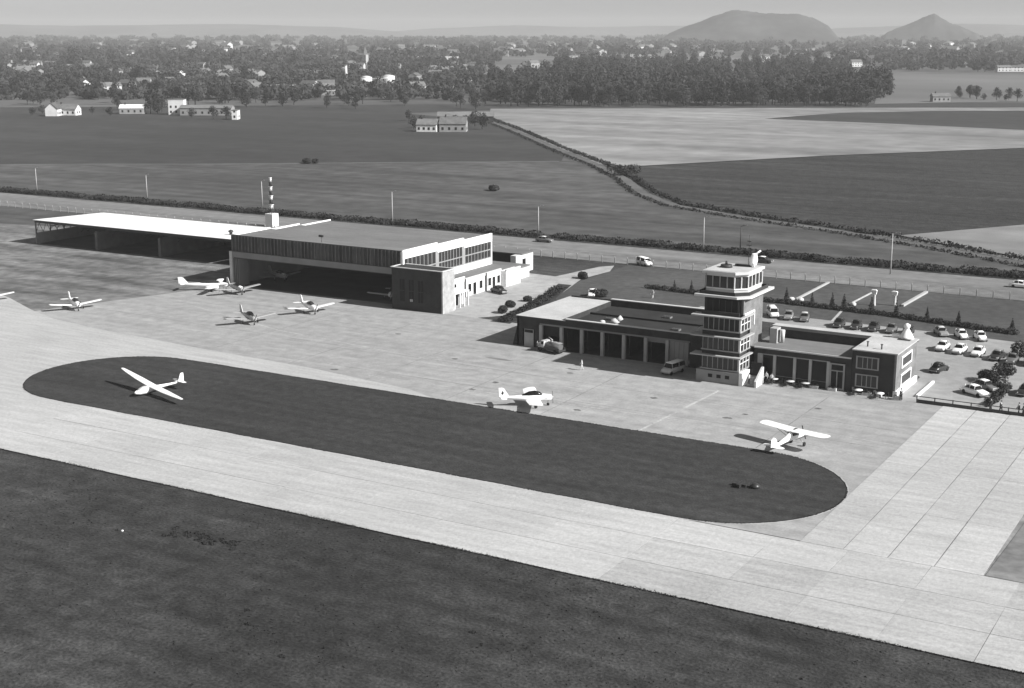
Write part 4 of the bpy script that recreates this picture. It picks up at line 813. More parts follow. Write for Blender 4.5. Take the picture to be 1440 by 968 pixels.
# ================================================================== LAWN WALLS, SCULPTURES, GARDEN PATH
W_ = 'low white walls on the lawn'
def lawnwall(a, b_, label, h=.6, wd=.45):
    a = Vector(a); b_ = Vector(b_); d = (b_ - a).normalized(); n1 = Vector((-d.y, d.x)) * wd / 2
    t = thing('low_wall', label, 'wall', ((a.x + b_.x) / 2, (a.y + b_.y) / 2, 0), 0, W_)
    MB().prism([a - n1, b_ - n1, b_ + n1, a + n1], 0, h).build('wall', M['pole'], t)
    return t
lawnwall((-83.2, 268), (-82.9, 247.6), 'long low white wall on the lawn, nearest the tower', .3, .45)
lawnwall((-72.6, 262.5), (-72.9, 248.2), 'thin low white wall in the middle of the lawn', .25, .22)
lawnwall((-63.6, 269.5 - 2.2), (-64.0, 251.3), 'long low white wall on the lawn, farthest right', .4, .55)
for px, py, l in ((1113, 423, 'small white boulder-like block by the left lawn wall'), (1126, 424, 'white block at the near end of the left lawn wall'), (1200, 430, 'flat white block at the near end of the middle lawn wall')):
    x, y = G(px, py); t = thing('stone_block', l, 'stone', (x, y, 0), .3, 'white stones on the lawn')
    bm = bmesh.new(); bmesh.ops.create_icosphere(bm, subdivisions=2, radius=.6)
    for v_ in bm.verts: v_.co *= random.uniform(.85, 1.1); v_.co.z = max(v_.co.z * .7 + .3, 0)
    me = bpy.data.meshes.new('boulder'); bm.to_mesh(me); bm.free(); me.materials.append(M['stone']); o = bpy.data.objects.new('boulder', me); COL.objects.link(o); o.parent = t
for px, py, l, h in ((1229, 430, 'tall white curved pillar at the far end of the middle lawn wall', 3.0), (1258, 430, 'slim white pillar between the middle and right lawn walls', 2.7)):
    x, y = G(px, py); t = thing('garden_pillar', l, 'pillar', (x, y, 0), 0, 'white pillars on the lawn')
    MB().lathe((0, 0, 0), [(.35, 0), (.3, .2), (.22, h * .6), (.28, h * .75)], 10).build('shaft', M['stone'], t, world=False)
    MB().loft([[(-.3, -.25, h * .7), (.3, -.25, h * .7), (.3, .25, h * .7), (-.3, .25, h * .7)], [(-.7, -.25, h * .95), (.45, -.25, h * .95), (.45, .25, h * .95), (-.7, .25, h * .95)], [(-.5, -.2, h), (.2, -.2, h), (.2, .2, h), (-.5, .2, h)]], False).build('head', M['white'], t, world=False)
sheet('garden_path', [G(1168, 452), G(1173, 452), G(1186, 437), G(1183, 436)], .035, M['concrete_l'])
# signal marks on the island
t = thing('wind_tee', 'small dark two-piece ground marker lying on the right end of the grass island', 'marker', (-52.2, 140.0, .05))
MB().box(-1.0, .6, -.25, .25, 0, .3).box(-.3, .1, -.9, 1.0, .05, .45).build('tee', M['planedark'], t, world=False)
MB().lathe((1.5, .3, 0), [(.55, 0), (.6, .25), (.3, .5), (.05, .55)], 10).build('cone', M['planedark'], t, world=False)
for px, py, l in ((172, 747, 'tiny white marker stone alone on the near grass'),):
    x, y = G(px, py); t = tag(MB().lathe((x, y, -.01), [(.13, 0), (.11, .1), (.03, .14)], 8).build('marker_stone', M['white']), l, 'stone')
# ================================================================== TREES, HEDGES
rng = np.random.default_rng(5)
def leafcloud(blobs, n, size, flat=.7):
    """n small leaf-clump triangles spread over and inside the blobs (x,y,z,rx,ry,rz)"""
    bl = np.array(blobs, float); wv = (bl[:, 3] * bl[:, 4] * bl[:, 5]) ** (2 / 3); idx = rng.choice(len(bl), n, p=wv / wv.sum()); b_ = bl[idx]
    d = rng.normal(size=(n, 3)); d /= np.linalg.norm(d, axis=1)[:, None]; rad = rng.uniform(.55, 1.0, n) ** .6
    c = b_[:, :3] + d * b_[:, 3:6] * rad[:, None]
    u = rng.normal(size=(n, 3)); u /= np.linalg.norm(u, axis=1)[:, None]; nrm = d * 1.0 + rng.normal(size=(n, 3)) * .4; v = np.cross(nrm, u); v /= np.linalg.norm(v, axis=1)[:, None] + 1e-9; u = np.cross(v, nrm); u /= np.linalg.norm(u, axis=1)[:, None] + 1e-9
    s = size * rng.uniform(.6, 1.3, n)[:, None]
    V = np.stack([c + u * s, c - u * s * .6 + v * s * .8, c - u * s * .5 - v * s * .8], 1).reshape(-1, 3)
    return V, np.arange(3 * n).reshape(-1, 3)
def tree_proto(h, wd, n, size, kind='broad'):
    bl = []
    if kind == 'broad':
        for i in range(9):
            a = rng.uniform(0, 6.28); rr = rng.uniform(0, .55) * wd; z = h * rng.uniform(.26, .80); s = wd * rng.uniform(.32, .5) * (1.15 - .5 * abs(z / h - .55))
            bl.append((rr * math.cos(a), rr * math.sin(a), z, s, s, s * .8))
        bl.append((0, 0, h * .8, wd * .42, wd * .42, h * .2))
    elif kind == 'poplar':
        for i in range(8): z = h * (.2 + .1 * i); s = wd * (.5 - .3 * abs(i / 7 - .4)); bl.append((rng.uniform(-.1, .1) * wd, rng.uniform(-.1, .1) * wd, z, s, s, h * .1))
    else:
        for i in range(8): z = h * (.12 + .11 * i); s = wd * .5 * (1.05 - i / 7.6); bl.append((0, 0, z, s, s, h * .07))
    V, F = leafcloud(bl, n, size)
    crown = fastmesh('crown', V, F, M['leaf'] if kind != 'cone' else M['leafdark'])
    b = MB().tube((0, 0, 0), (0, 0, h * .55), h * .028, h * .014, 6)
    for i in range(4):
        a = i * 1.7 + .5; b.tube((0, 0, h * (.28 + .05 * i)), (wd * .35 * math.cos(a), wd * .35 * math.sin(a), h * (.55 + .05 * i)), h * .012, h * .005, 5)
    return crown, b.mesh('trunk', M['trunk']), h, wd
protos = [tree_proto(13, 5.6, 520, .62), tree_proto(11, 5.0, 460, .6), tree_proto(15, 6.4, 600, .68), tree_proto(12, 6.6, 560, .62), tree_proto(17, 3.4, 360, .55, 'poplar'), tree_proto(9, 4.4, 380, .5)]
def plant(x, y, k, s, label, group, z=0.):
    cr, tr, h, wd = protos[k]
    t = thing('tree', label, 'tree', (x, y, z), random.uniform(0, 6.28), group); t.scale = (s * random.uniform(.85, 1.15), s * random.uniform(.85, 1.15), s)
    for nm, me in (('crown', cr), ('trunk', tr)):
        o = bpy.data.objects.new(nm, me); COL.objects.link(o); o.parent = t
    return t
def stuff_trees(name, pts, label, m='leaf', ntri=110, size=1.3, hr=(9, 15), wr=(3.8, 6.)):
    VV = []; 
    for (x, y) in pts:
        hf = .8 + .45 * math.sin(x * .031 + 2 * math.sin(y * .017)) * math.sin(y * .023 + x * .009); h = random.uniform(*hr) * hf; wd = random.uniform(*wr) * (.7 + .4 * hf); bl = []
        for i in range(4):
            a = random.uniform(0, 6.28); rr = random.uniform(0, .5) * wd; s = wd * random.uniform(.4, .6); bl.append((x + rr * math.cos(a), y + rr * math.sin(a), h * random.uniform(.25, .68), s, s, h * .24))
        bl.append((x, y, h * .78, wd * .45, wd * .45, h * .2))
        V, F = leafcloud(bl, ntri, size); VV.append(V)
    V = np.concatenate(VV); o = bpy.data.objects.new(name, fastmesh(name, V, np.arange(len(V)).reshape(-1, 3), M[m])); COL.objects.link(o); return tag(o, label, 'trees', kind='stuff')
random.seed(3)
# the dark wood beyond the pale field: front rows one by one, the mass behind as one
front = []
for i in range(120):
    px = 705 + (1225 - 705) * (i + random.uniform(-.4, .4)) / 120; py = 150 - random.uniform(0, 7) + (px - 900) * .0
    x, y = G(px, py); plant(x, y, random.choice((0, 2, 3, 1)), random.uniform(.9, 1.25), 'dark round-crowned tree at the near edge of the wood', 'trees at the near edge of the wood')
pts = []
while len(pts) < 1500:
    px = random.uniform(690, 1250); py = 143 - 55 * random.random() ** 1.0
    lim = 84 if 780 < px < 1190 else 104
    if py < lim or (px > 1195 and py < 112): continue
    pts.append(G(px, py))
stuff_trees('wood', pts, 'dense dark wood beyond the pale field', ntri=150, size=1.1, hr=(12, 19), wr=(4.5, 7))
# trees of the suburb, left and behind: scattered individuals then mass
def scatter(n, x0, x1, y0, y1, avoid=()):
    out = []
    while len(out) < n:
        px = random.uniform(x0, x1); py = random.uniform(y0, y1)
        if any(a < px < b and c < py < d for a, b, c, d in avoid): continue
        out.append((px, py))
    return out
HZ = [(60, 112, 148, 168), (168, 206, 146, 163), (236, 264, 140, 166), (575, 690, 160, 190), (500, 565, 118, 130)]
for px, py in scatter(34, 455, 690, 118, 156, HZ): x, y = G(px, py); plant(x, y, random.choice((0, 1, 3, 5)), random.uniform(.6, .95), 'mid-sized tree near the round tanks of the suburb', 'trees around the tanks')
for px, py in scatter(60, 0, 455, 120, 152, HZ): x, y = G(px, py); plant(x, y, random.choice((0, 1, 2, 3)), random.uniform(.7, 1.0), 'leafy tree behind the left-hand houses', 'trees behind the houses on the left')
for px, py, s in ((212, 160, 1.0), (222, 160, .9), (228, 158, .85), (76, 150, .8), (60, 160, .45), (45, 162, .4), (165, 155, .7), (300, 168, .6), (270, 166, .5), (318, 168, .6), (155, 163, .45), (130, 162, .4)):
    nm_ = {212: 'biggest dark tree left of the tall white house', 222: 'dark tree in the middle of the trio left of the tall white house', 228: 'dark tree touching the tall white house', 76: 'dark tree behind the leftmost white gable', 60: 'small bush-like tree just left of the white cottages', 45: 'smallest tree at the left of the white cottages', 165: 'tree just left of the bright-roofed low house', 300: 'small tree in front of the long grey shed', 270: 'small tree next to the tall white house on its right', 318: 'small tree near the pale end of the grey shed', 155: 'small tree between the cottages and the bright-roofed house', 130: 'small tree right of the long white cottage'}[px]
    x, y = G(px, py); plant(x, y, random.choice((0, 3)), s, nm_, 'trees among the front houses on the left')
for px, py, s in ((582, 182, .8), (594, 180, .75), (678, 182, 1.0), (668, 178, .95), (640, 178, .7), (618, 184, .7), (575, 170, .7), (655, 180, .75), (628, 180, .7)):
    x, y = G(px, py); plant(x, y, 5, s, 'small tree around the farmstead in the fields', 'trees around the farmstead')
for px, py in scatter(16, 1335, 1440, 132, 143): x, y = G(px, py); plant(x, y, random.choice((0, 5)), random.uniform(.55, .75), 'bushy tree in the row at the far right field', 'trees at the far right field')
for px, py, s, l in ((105, 96, 2.4, 'huge domed tree on the skyline at the far left'), (195, 120, 1.5, 'tall dark tree behind the front white houses'), (345, 118, 1.5, 'big round tree above the long grey shed'), (415, 98, 1.7, 'broad skyline tree left of the white chimney stack'), (665, 86, 2.0, 'broad skyline tree left of the dark wood'), (1385, 101, 1.4, 'right one of the two broad trees by the far right field'), (1375, 101, 1.4, 'left one of the two broad trees by the far right field')):
    x, y = G(px, py); plant(x, y, 3, s, l, 'big trees of the suburb')
pts = [G(*p) for p in scatter(1300, -40, 1480, 86, 128, [(690, 1240, 84, 150), (1215, 1480, 100, 128), (500, 565, 116, 128)])] + [G(*p) for p in scatter(330, -40, 700, 122, 141, HZ)]
stuff_trees('suburb_trees', pts, 'trees filling the suburb between the houses', ntri=120, size=1.5, hr=(7, 12), wr=(5.5, 9.5))
pts = [G(*p) for p in scatter(1900, -60, 1500, 61, 92, [(700, 1180, 80, 92)])]
stuff_trees('distant_trees', pts, 'distant trees on the plain', ntri=60, size=3.0, hr=(9, 19), wr=(8, 16))
pts = [G(*p) for p in scatter(800, -60, 1500, 53, 64)]
stuff_trees('farthest_trees', pts, 'farthest hazy tree belts', ntri=36, size=6, hr=(9, 19), wr=(16, 30))
# roadside hedge and lane hedges
def hedgemesh(path, h, wd, per_m, size, gap=.25):
    bl = []; tot = 0
    for a, b_ in zip(path[:-1], path[1:]):
        L_ = (b_ - a).length; n_ = max(1, int(L_ / (wd * .38))); tot += L_
        for k in range(n_):
            c = a.lerp(b_, k / n_); 
            if random.random() < gap: hh = h * random.uniform(.25, .5)
            else: hh = h * random.uniform(.75, 1.05)
            bl.append((c.x + random.uniform(-.2, .2) * wd, c.y + random.uniform(-.2, .2) * wd, hh * .5, wd * .6, wd * .55, hh * .55))
    return leafcloud(bl, int(per_m * tot), size)
def hedge(name, path, h, wd, per_m, size, label, m='scrub', gap=.25):
    V, F = hedgemesh([Vector(p) for p in path], h, wd, per_m, size, gap); V[:, 2] = np.maximum(V[:, 2], .01)
    o = bpy.data.objects.new(name, fastmesh(name, V, F, M[m])); COL.objects.link(o); return tag(o, label, 'hedge')
hedge('roadside_hedge', [(-420, 293.6), (-250, 293.8), (-50, 293.8), (15, 293.6)], 1.4, 4.4, 70, .30, 'ragged dark hedge along the far side of the road')
hedge('garden_hedge', [(-112, 244.6), (-98, 243.2), (-84, 243.2), (-64, 241.5), (-46, 237.8), (-41, 236.8)], .95, 1.3, 120, .16, 'clipped dark hedge across the lawn behind the terminal', 'leafdark', 0)
off = 3.4
for sd, lab in ((1, 'uneven dark hedge along the far side of the farm track'), (-1, 'uneven dark hedge along the near side of the farm track')):
    path = []
    for i, p in enumerate(lp):
        d = (lp[min(i + 1, len(lp) - 1)] - lp[max(i - 1, 0)]).normalized(); path.append(p + Vector((-d.y, d.x)) * off * sd)
    hedge('track_hedge', path, 1.2 if sd > 0 else .6, 2.2, 12 if sd > 0 else 7, .42, lab, 'scrub', .5)
for px, py, s, l in ((876, 246, 1.8, 'dark clump of bushes at the bend of the farm track'), (435, 230, .9, 'small dark bush beside the field path'), (689, 268, .8, 'low dark bush alone in the pasture')):
    x, y = G(px, py); V, F = leafcloud([(x + random.uniform(-3, 3) * s, y + random.uniform(-2, 2) * s, 1.0 * s, 1.6 * s, 1.5 * s, 1.1 * s) for i in range(5)], 700, .4)
    o = bpy.data.objects.new('bush', fastmesh('bush', V, F, M['scrub'])); COL.objects.link(o); tag(o, l, 'bush')
# conifers along the garden hedge
cone = tree_proto(2.9, 1.5, 260, .16, 'cone')
cl = ['leftmost small conifer by the left end of the hedge', 'second small conifer by the left end of the hedge', 'small conifer against the tower left edge', 'small conifer just right of the tower', 'small conifer near the white stones on the lawn', 'small conifer left one of a close pair', 'small conifer right one of a close pair', 'small conifer before the middle lawn wall pillar', 'small conifer at the near end of the right lawn wall', 'small conifer right of all the lawn walls', 'small conifer above the white parked cars', 'small conifer at the far right end of the hedge']
for (x, y), l in zip([(-107.0, 246.0), (-103.4, 245.9), (-97.7, 245.0), (-84.0, 245.3), (-78.9, 244.8), (-75.3, 245.4), (-73.1, 245.4), (-67.8, 244.6), (-63.2, 244.2), (-57.4, 242.8), (-51.7, 241.4), (-42.4, 239.4)], cl):
    t = thing('conifer', l, 'conifer', (x, y, 0), random.uniform(0, 6), 'young conifers behind the hedge'); s = random.uniform(.68, .98); t.scale = (s * random.uniform(.7, 1.05), s * .85, s)
    for nm, me in (('crown', cone[0]), ('trunk', cone[1])): o = bpy.data.objects.new(nm, me); COL.objects.link(o); o.parent = t
# bushes of the car park islands
def bush(x, y, s, label, m='scrub', group='bushes in the car park', cat='bush'):
    V, F = leafcloud([(random.uniform(-.6, .6) * s, random.uniform(-.6, .6) * s, .6 * s, .8 * s, .8 * s, .7 * s) for i in range(5)], 900, .17)
    o = bpy.data.objects.new('bush', fastmesh('bush', V, F, M[m])); COL.objects.link(o); o.location = (x, y, .02); tag(o, label, cat, group); return o
for px, py, s, l in ((1437, 502, 1.8, 'dark bush at the right edge above the parked cars'), (1412, 527, 1.3, 'dark bush right of the middle car row'), (1396, 541, 1.5, 'large leafy bush between the car rows'), (1384, 536, 1.3, 'leafy bush left of the large one between the car rows'), (1405, 551, .9, 'small bush at the head of the planted strip'), (842, 418, 1.2, 'dark bush behind the white rounded car'), (718, 432, .9, 'small dark bush at the near end of the planting strip'), (705, 440, 1.0, 'dark bush beside the hangar yard entrance'), (742, 424, .8, 'little dark bush halfway up the planting strip'), (820, 392, 1.1, 'dark bush at the far end of the planting strip')):
    x, y = G(px, py); bush(x, y, s, l)
hedge('strip_hedge', [G(1391, 572), G(1399, 563), G(1409, 554), G(1418, 545)], .9, 1.2, 160, .16, 'low leafy hedge strip beside the white saloon at the fence', 'leaf', 0)
hedge('strip_hedge', [(-120.5, 203), (-121.5, 212), (-123.5, 222), (-127, 236)], .9, 2.2, 110, .18, 'dark planting between the hangar yard and the garage wing', 'scrub', .2)
for k, x in enumerate((-59.0, -56.4, -51.5, -50.0, -47.2)):
    t = thing('planter', ('pale planter under the lounge windows', 'pale planter beside the glass door', 'pale planter left under the end block window', 'pale planter right under the end block window', 'pale planter at the end block corner')[k], 'planter', (x, 185.9, .03), 0, 'planters along the terminal front')
    MB().box(-.6, .6, -.25, .25, 0, .4).build('trough', M['stone'], t, world=False)
    V, F = leafcloud([(-.3, 0, .5, .3, .22, .2), (.3, 0, .5, .3, .22, .2)], 90, .1); o = bpy.data.objects.new('flowers', fastmesh('flowers', V, F, M['leafpale'])); COL.objects.link(o); o.parent = t
# ================================================================== HOUSES OF THE SUBURB
def house(x, y, L_, Wd_, h, rh, rz, label, wall='houseW', roof='tile', group='houses of the suburb', gable=True, wins=4, cat='house', name='house', chim=True):
    t = thing(name, label, cat, (x, y, 0), rz, group)
    b = MB(); a, c = L_ / 2, Wd_ / 2
    if rh > .5: b.loft([[(sx, -c, 0), (sx, c, 0), (sx, c, h), (sx, 0, h + rh), (sx, -c, h)] for sx in (-a, a)], False)
    else: b.box(-a, a, -c, c, 0, h)
    wl = b.build('wall', M[wall], t, world=False)
    r_ = MB()
    if rh > .5:
        for s in (-1, 1): r_.prism([(0, 0)] * 0 or [(-a - .3, 0), (a + .3, 0), (a + .3, s * (c + .35)), (-a - .3, s * (c + .35))], 0, lambda X, Y: .0)
        V = []
        r_ = MB(); k = rh / c
        for s in (-1, 1):
            e = c + .35; ze = h - .35 * k
            r_.add([(-a - .3, 0, h + rh + .02), (a + .3, 0, h + rh + .02), (a + .3, s * e, ze + .02), (-a - .3, s * e, ze + .02), (-a - .3, 0, h + rh + .22), (a + .3, 0, h + rh + .22), (a + .3, s * e, ze + .22), (-a - .3, s * e, ze + .22)], [(0, 1, 2, 3), (7, 6, 5, 4), (0, 4, 5, 1), (1, 5, 6, 2), (2, 6, 7, 3), (3, 7, 4, 0)])
    else: r_.box(-a - .2, a + .2, -c - .2, c + .2, h, h + .25)
    rf_ = r_.build('roof', M[roof], t, world=False)
    if chim: MB().box(-a * .6 - .35, -a * .6 + .35, -.35, .35, h + rh * .7, h + rh + 1.2).build('chimney', M['brick'], rf_, world=False)
    for s in (-1, 1):
        for i in range(wins):
            xx = -a + L_ * (i + .5) / wins
            for z in ([1.0] if h < 4.5 else [1.0, 3.9]): MB().box(xx - .5, xx + .5, s * (c + .03) - .04, s * (c + .03) + .04, z, z + 1.3).build('window', M['glass'], t, world=False)
    for yy in (-c * .4, c * .4): MB().box(a, a + .06, yy - .45, yy + .45, 1.0, 2.3).build('window', M['glass'], t, world=False)
    return t
def ph(px, py, *a, **k): x, y = G(px, py); return house(x, y, *a, **k)
A0 = R(10)
ph(76, 163, 9, 7, 4.2, 3.2, R(120), 'white gabled cottage leftmost of the front white pair')
ph(96, 162, 13, 7, 3.6, 2.6, R(20), 'long white cottage right of the leftmost white gable')
ph(187, 160, 14, 8, 3.4, 1.8, R(35), 'low house with a bright roof left of the dark trees', 'houseG', 'whiteroof')
ph(250, 161, 9, 7, 8.6, .3, R(30), 'tall flat-topped white house facing the fields', 'houseW', 'roofgrey', wins=3)
ph(292, 162, 30, 9, 4.2, 1.4, R(28), 'long low grey shed right of the tall white house', 'houseG', 'roofgrey', wins=8, chim=False)
ph(332, 168, 3, 7, 5, .3, R(28), 'narrow pale block at the end of the long grey shed', 'houseW', 'roofgrey', wins=1, chim=False)
ph(115, 124, 9, 8, 6.5, 5, R(130), 'steep white-gabled house in the left suburb')
ph(140, 126, 16, 7, 4, 2, R(-30), 'pale-roofed shed beside the steep white gable', 'houseG', 'rooflight', chim=False)
ph(400, 128, 34, 10, 4.5, .4, R(30), 'long flat pale factory shed left of the tanks', 'houseG', 'rooflight', wins=8, chim=False)
ph(470, 134, 22, 9, 3.5, .4, R(30), 'flat white-roofed shed in front of the tanks', 'houseG', 'whiteroof', chim=False, wins=5)
ph(585, 132, 18, 10, 6, .4, R(30), 'flat pale block right of the tanks', 'houseG', 'rooflight', chim=False)
ph(620, 128, 22, 8, 4, 2, R(20), 'low pale house beside the flat block right of the tanks', 'houseG', 'tile')
ph(637, 90, 22, 10, 6, 4, R(20), 'pale house on the slope left of the wood', 'houseG', 'rooflight')
ph(812, 84, 26, 12, 5, .5, R(30), 'flat white roof just above the wood', 'houseG', 'whiteroof', chim=False)
ph(905, 82, 46, 14, 5, .5, R(30), 'long white-roofed shed above the middle of the wood', 'houseG', 'whiteroof', chim=False, wins=8)
ph(902, 97, 16, 10, 8, 3, R(60), 'white house peeping over the trees of the wood', 'houseW')
ph(750, 98, 12, 9, 8, 3, R(60), 'pale house at the left shoulder of the wood', 'houseG')
ph(992, 58, 110, 22, 14, .5, R(30), 'long white building at the foot of the broad spoil heap', 'houseW', 'whiteroof', chim=False, wins=14)
ph(1074, 88, 14, 10, 9, 3, R(40), 'white house above the right part of the wood')
ph(1124, 84, 16, 10, 7, 3, R(40), 'pale house right of the white one above the wood', 'houseG')
ph(1167, 87, 13, 10, 8, 3, R(40), 'bright white house near the right end of the wood')
ph(1203, 94, 14, 10, 6, 3, R(40), 'small white house on the edge of the far right field')
ph(1411, 101, 16, 8, 5, 2, R(30), 'white house left one of the far right pair')
ph(1428, 101, 16, 8, 5, 2, R(30), 'white house right one of the far right pair')
ph(1270, 70, 10, 9, 22, .4, R(30), 'slim pale tower block at the far right', 'houseG', 'roofgrey', chim=False, wins=2)
ph(1322, 143, 12, 7, 3.6, 2, R(30), 'little pale hut at the start of the far right tree row', 'houseG')
# farmstead in the fields
ph(602, 185, 10, 7, 3.6, 2.4, R(20), 'small white farm cottage at the left of the farmstead', 'houseW', group='farmstead buildings')
ph(638, 185, 13, 8, 4, 3, R(25), 'pale farmhouse in the middle of the farmstead', 'houseG', group='farmstead buildings')
ph(655, 172, 30, 7, 3.4, 2, R(30), 'long low barn behind the farmstead', 'brick', 'roofgrey', group='farmstead buildings', chim=False, wins=0)
# many more far houses
random.seed(21)
tint = ['white', 'pale', 'grey']; n_ = 0
avoid = HZ + [(700, 1230, 84, 150), (1215, 1440, 96, 147), (490, 575, 100, 130)]
WH = ['behind the left-hand houses', 'left of the tanks', 'between the tanks and the wood', 'above the wood', 'beyond the far right field']
for px, py in scatter(190, 0, 1440, 60, 134, avoid):
    if 690 < px < 1240 and py > 80: continue
    z = WH[0] if px < 330 else WH[1] if px < 490 else WH[2] if px < 700 else WH[3] if px < 1215 else WH[4]
    far = py < 80; c = random.choice((0, 1, 1, 2, 2, 2)); x, y = G(px, py); sc_ = 2.0 if far else 1.
    house(x, y, random.uniform(9, 16) * sc_, random.uniform(7, 9) * sc_, random.choice((3.4, 5.5, 6.5)) * (1.5 if far else 1), random.uniform(2, 3.2) * (1.4 if far else 1), R(random.uniform(-40, 120)), 'small %s-walled house %s' % (tint[c], z), ('houseW', 'houseG', 'greyw')[c], random.choice(('tile', 'roofgrey', 'tile', 'tile')), wins=2 if far else 3, group='%s-walled houses %s' % (tint[c], z))
# gas holders / tanks
for px, py, r_, h_, l in ((515, 124, 5.0, 9.0, 'tall white cylindrical tank left one of the pair'), (546, 119, 6.0, 7.5, 'wide white cylindrical tank right one of the pair')):
    x, y = G(px, py); t = thing('storage_tank', l, 'tank', (x, y, 0), 0, 'white storage tanks')
    MB().lathe((0, 0, 0), [(r_, 0), (r_, h_)], 24).build('shell', M['houseW'], t, world=False); MB().lathe((0, 0, 0), [(r_ + .15, h_), (r_ * .5, h_ + .8), (.1, h_ + 1.2)], 24).build('lid', M['stone'], t, world=False)
    MB().box(-r_ - .3, -r_, -.3, .3, 0, h_ + .8).build('ladder_cage', M['dark'], t, world=False)
ph(532, 121, 16, 8, 6, .5, R(25), 'low pale shed between the two white tanks', 'houseG', 'rooflight', chim=False)
x, y = G(487, 118); t = thing('chimney_stack', 'slim white chimney stack left of the tanks', 'chimney', (x, y, 0)); MB().tube((0, 0, 0), (0, 0, 16), 1.4, 1.0, 12).build('shaft', M['houseW'], t, world=False); MB().tube((0, 0, 16), (0, 0, 16.6), 1.2, 1.2, 12).build('rim', M['greyw'], t, world=False)
x, y = G(514, 92); t = thing('church_spire', 'small pointed pale spire behind the tanks', 'church', (x, y, 0)); MB().box(-3, 3, -3, 3, 0, 14).build('belfry', M['houseG'], t, world=False); MB().lathe((0, 0, 0), [(4, 14), (.1, 26)], 4, False).build('spire', M['roofgrey'], t, world=False)
# ================================================================== GROUND DETAIL
random.seed(8)
def blob(name, x, y, rx, ry, z, m, n=14):
    sheet(name, [(x + rx * math.cos(2 * math.pi * i / n) * random.uniform(.7, 1.2), y + ry * math.sin(2 * math.pi * i / n) * random.uniform(.7, 1.2)) for i in range(n)], z, m)
stain = mat('oil_stain', .12, .7, [(2, .4, 6)])
for px, py, r_ in ((697, 538, .5), (664, 548, .45), (802, 525, .4), (812, 577, .45), (1022, 588, .5), (1048, 583, .35), (560, 470, .4), (640, 505, .4), (470, 520, .5), (920, 560, .45), (1150, 575, .4), (740, 480, .4)):
    x, y = G(px, py); blob('oil_stain', x, y, r_ * 1.3, r_, .0192, stain)
pt_ = mat('paving_patch', .17, .9, [(.3, .2, 8)])
for px, py, rx, ry in ((700, 505, 2.5, .5),):
    x, y = G(px, py); blob('repair_patch', x, y, rx, ry, .0185, pt_)
# tufts: the near grass and the island
n_ = 30000; X = rng.uniform(-165, 10, n_); Y = rng.uniform(28, 107.6, n_)
k_ = (np.sin(X * .21 + Y * .13) + np.sin(X * .07 - Y * .31 + 1.3) + np.sin(X * .9) * np.sin(Y * 1.1) * .8 + rng.normal(size=n_) * .9) > .5
X, Y = X[k_], Y[k_]; n_ = len(X); hgt = rng.uniform(.03, .10, n_); a = rng.uniform(0, 6.28, n_); w_ = rng.uniform(.08, .2, n_)
V = np.stack([np.stack([X - np.cos(a) * w_, Y - np.sin(a) * w_, -.012 + 0 * X], 1), np.stack([X + np.cos(a) * w_, Y + np.sin(a) * w_, -.012 + 0 * X], 1), np.stack([X + rng.normal(size=n_) * .06, Y + rng.normal(size=n_) * .06, hgt], 1)], 1).reshape(-1, 3)
o = bpy.data.objects.new('grass_tufts', fastmesh('grass_tufts', V, np.arange(len(V)).reshape(-1, 3), M['grass'])); COL.objects.link(o); tag(o, 'uneven tufts of the rough near grass', 'grass', kind='stuff')
ed_ = []
for (xa, ya, xb, yb, nn, sg) in ((-165, 107.95, 12, 107.95, 9000, 1),):
    t_ = rng.uniform(0, 1, nn); ed_.append(np.stack([xa + (xb - xa) * t_, ya + np.abs(rng.normal(size=nn)) * .08 * (1.2 + np.sin(t_ * 60)) - .05], 1))
sp = stad(-161.8, -41.0, 127.2, 154.0, 24)
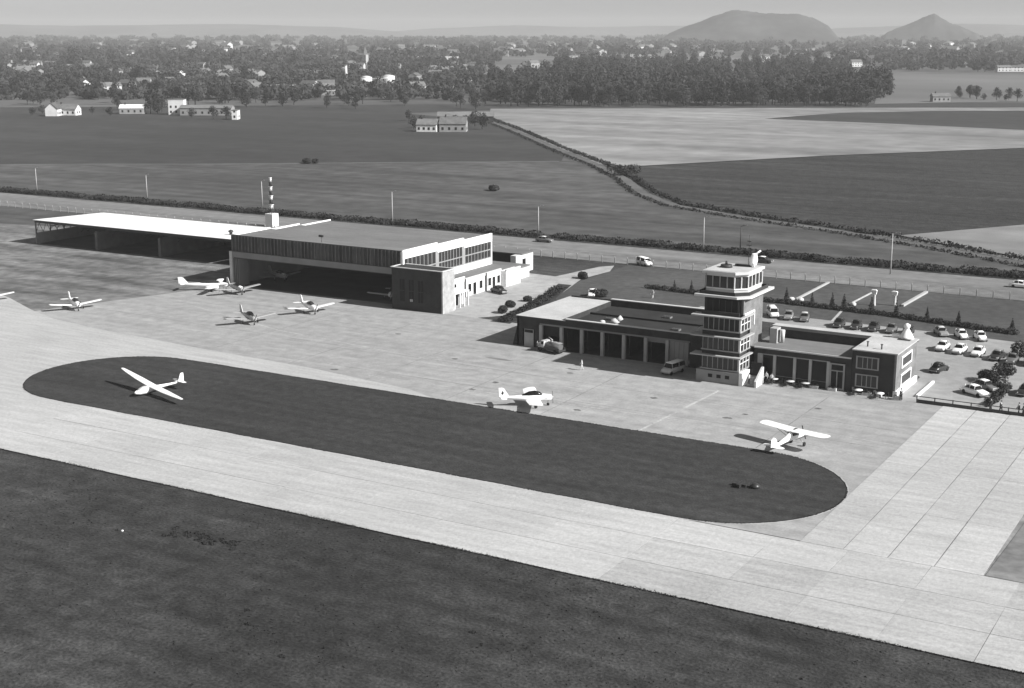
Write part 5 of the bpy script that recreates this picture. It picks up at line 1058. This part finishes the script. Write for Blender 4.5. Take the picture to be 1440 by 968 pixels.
for i in range(len(sp)):
    p, q = Vector(sp[i]), Vector(sp[(i + 1) % len(sp)]); L_ = (q - p).length; nn = max(2, int(L_ * 34)); t_ = rng.uniform(0, 1, nn); dd = (q - p).normalized(); o_ = np.abs(rng.normal(size=nn)) * .045 * (1 + np.sin((p.x + t_ * L_) * .6)) - .05
    ed_.append(np.stack([p.x + (q.x - p.x) * t_ + dd.y * o_, p.y + (q.y - p.y) * t_ - dd.x * o_], 1))
E_ = np.concatenate(ed_); nn = len(E_); a = rng.uniform(0, 6.28, nn); w_ = rng.uniform(.04, .12, nn)
V = np.stack([np.stack([E_[:, 0] - np.cos(a) * w_, E_[:, 1] - np.sin(a) * w_, .03 + 0 * a], 1), np.stack([E_[:, 0] + np.cos(a) * w_, E_[:, 1] + np.sin(a) * w_, .03 + 0 * a], 1), np.stack([E_[:, 0] + rng.normal(size=nn) * .05, E_[:, 1] + rng.normal(size=nn) * .05, rng.uniform(.07, .14, nn)], 1)], 1).reshape(-1, 3)
o = bpy.data.objects.new('edge_grass', fastmesh('edge_grass', V, np.arange(len(V)).reshape(-1, 3), M['island'])); COL.objects.link(o); tag(o, 'ragged grass growing over the edges of the concrete', 'grass', kind='stuff')
x, y = G(285, 758); VV = []
for i in range(14): q = (random.uniform(-110, -20), random.uniform(60, 104)); VV.append((q[0], q[1], .02, .28, .22, .12)); VV.append((q[0] + .3, q[1], .02, .2, .15, .1))
for i in range(60): VV.append((x + random.uniform(-4.5, 4.5), y + random.uniform(-1.1, 1.1), .02, .3, .25, .12))
V, F = leafcloud(VV, 2600, .09); V[:, 2] = np.maximum(V[:, 2], -.01)
o = bpy.data.objects.new('dead_weeds', fastmesh('dead_weeds', V, F, M['leafdark'])); COL.objects.link(o); tag(o, 'dark patch of weeds in the near grass', 'weeds', kind='stuff')
# ================================================================== HAZE
hz = MB().box(-11800, 11800, -11800, 11800, -1.6, 128).build('haze', M['white'])
hm = bpy.data.materials.new('haze'); hm.use_nodes = True; n = hm.node_tree.nodes; n.clear(); o_ = n.new('ShaderNodeOutputMaterial'); pv = n.new('ShaderNodeVolumePrincipled')
pv.inputs['Color'].default_value = (.72, .72, .72, 1); pv.inputs['Density'].default_value = HAZE; hm.node_tree.links.new(pv.outputs[0], o_.inputs['Volume'])
hz.data.materials.clear(); hz.data.materials.append(hm); hz['kind'] = 'stuff'; hz['label'] = 'pale industrial haze over the plain'
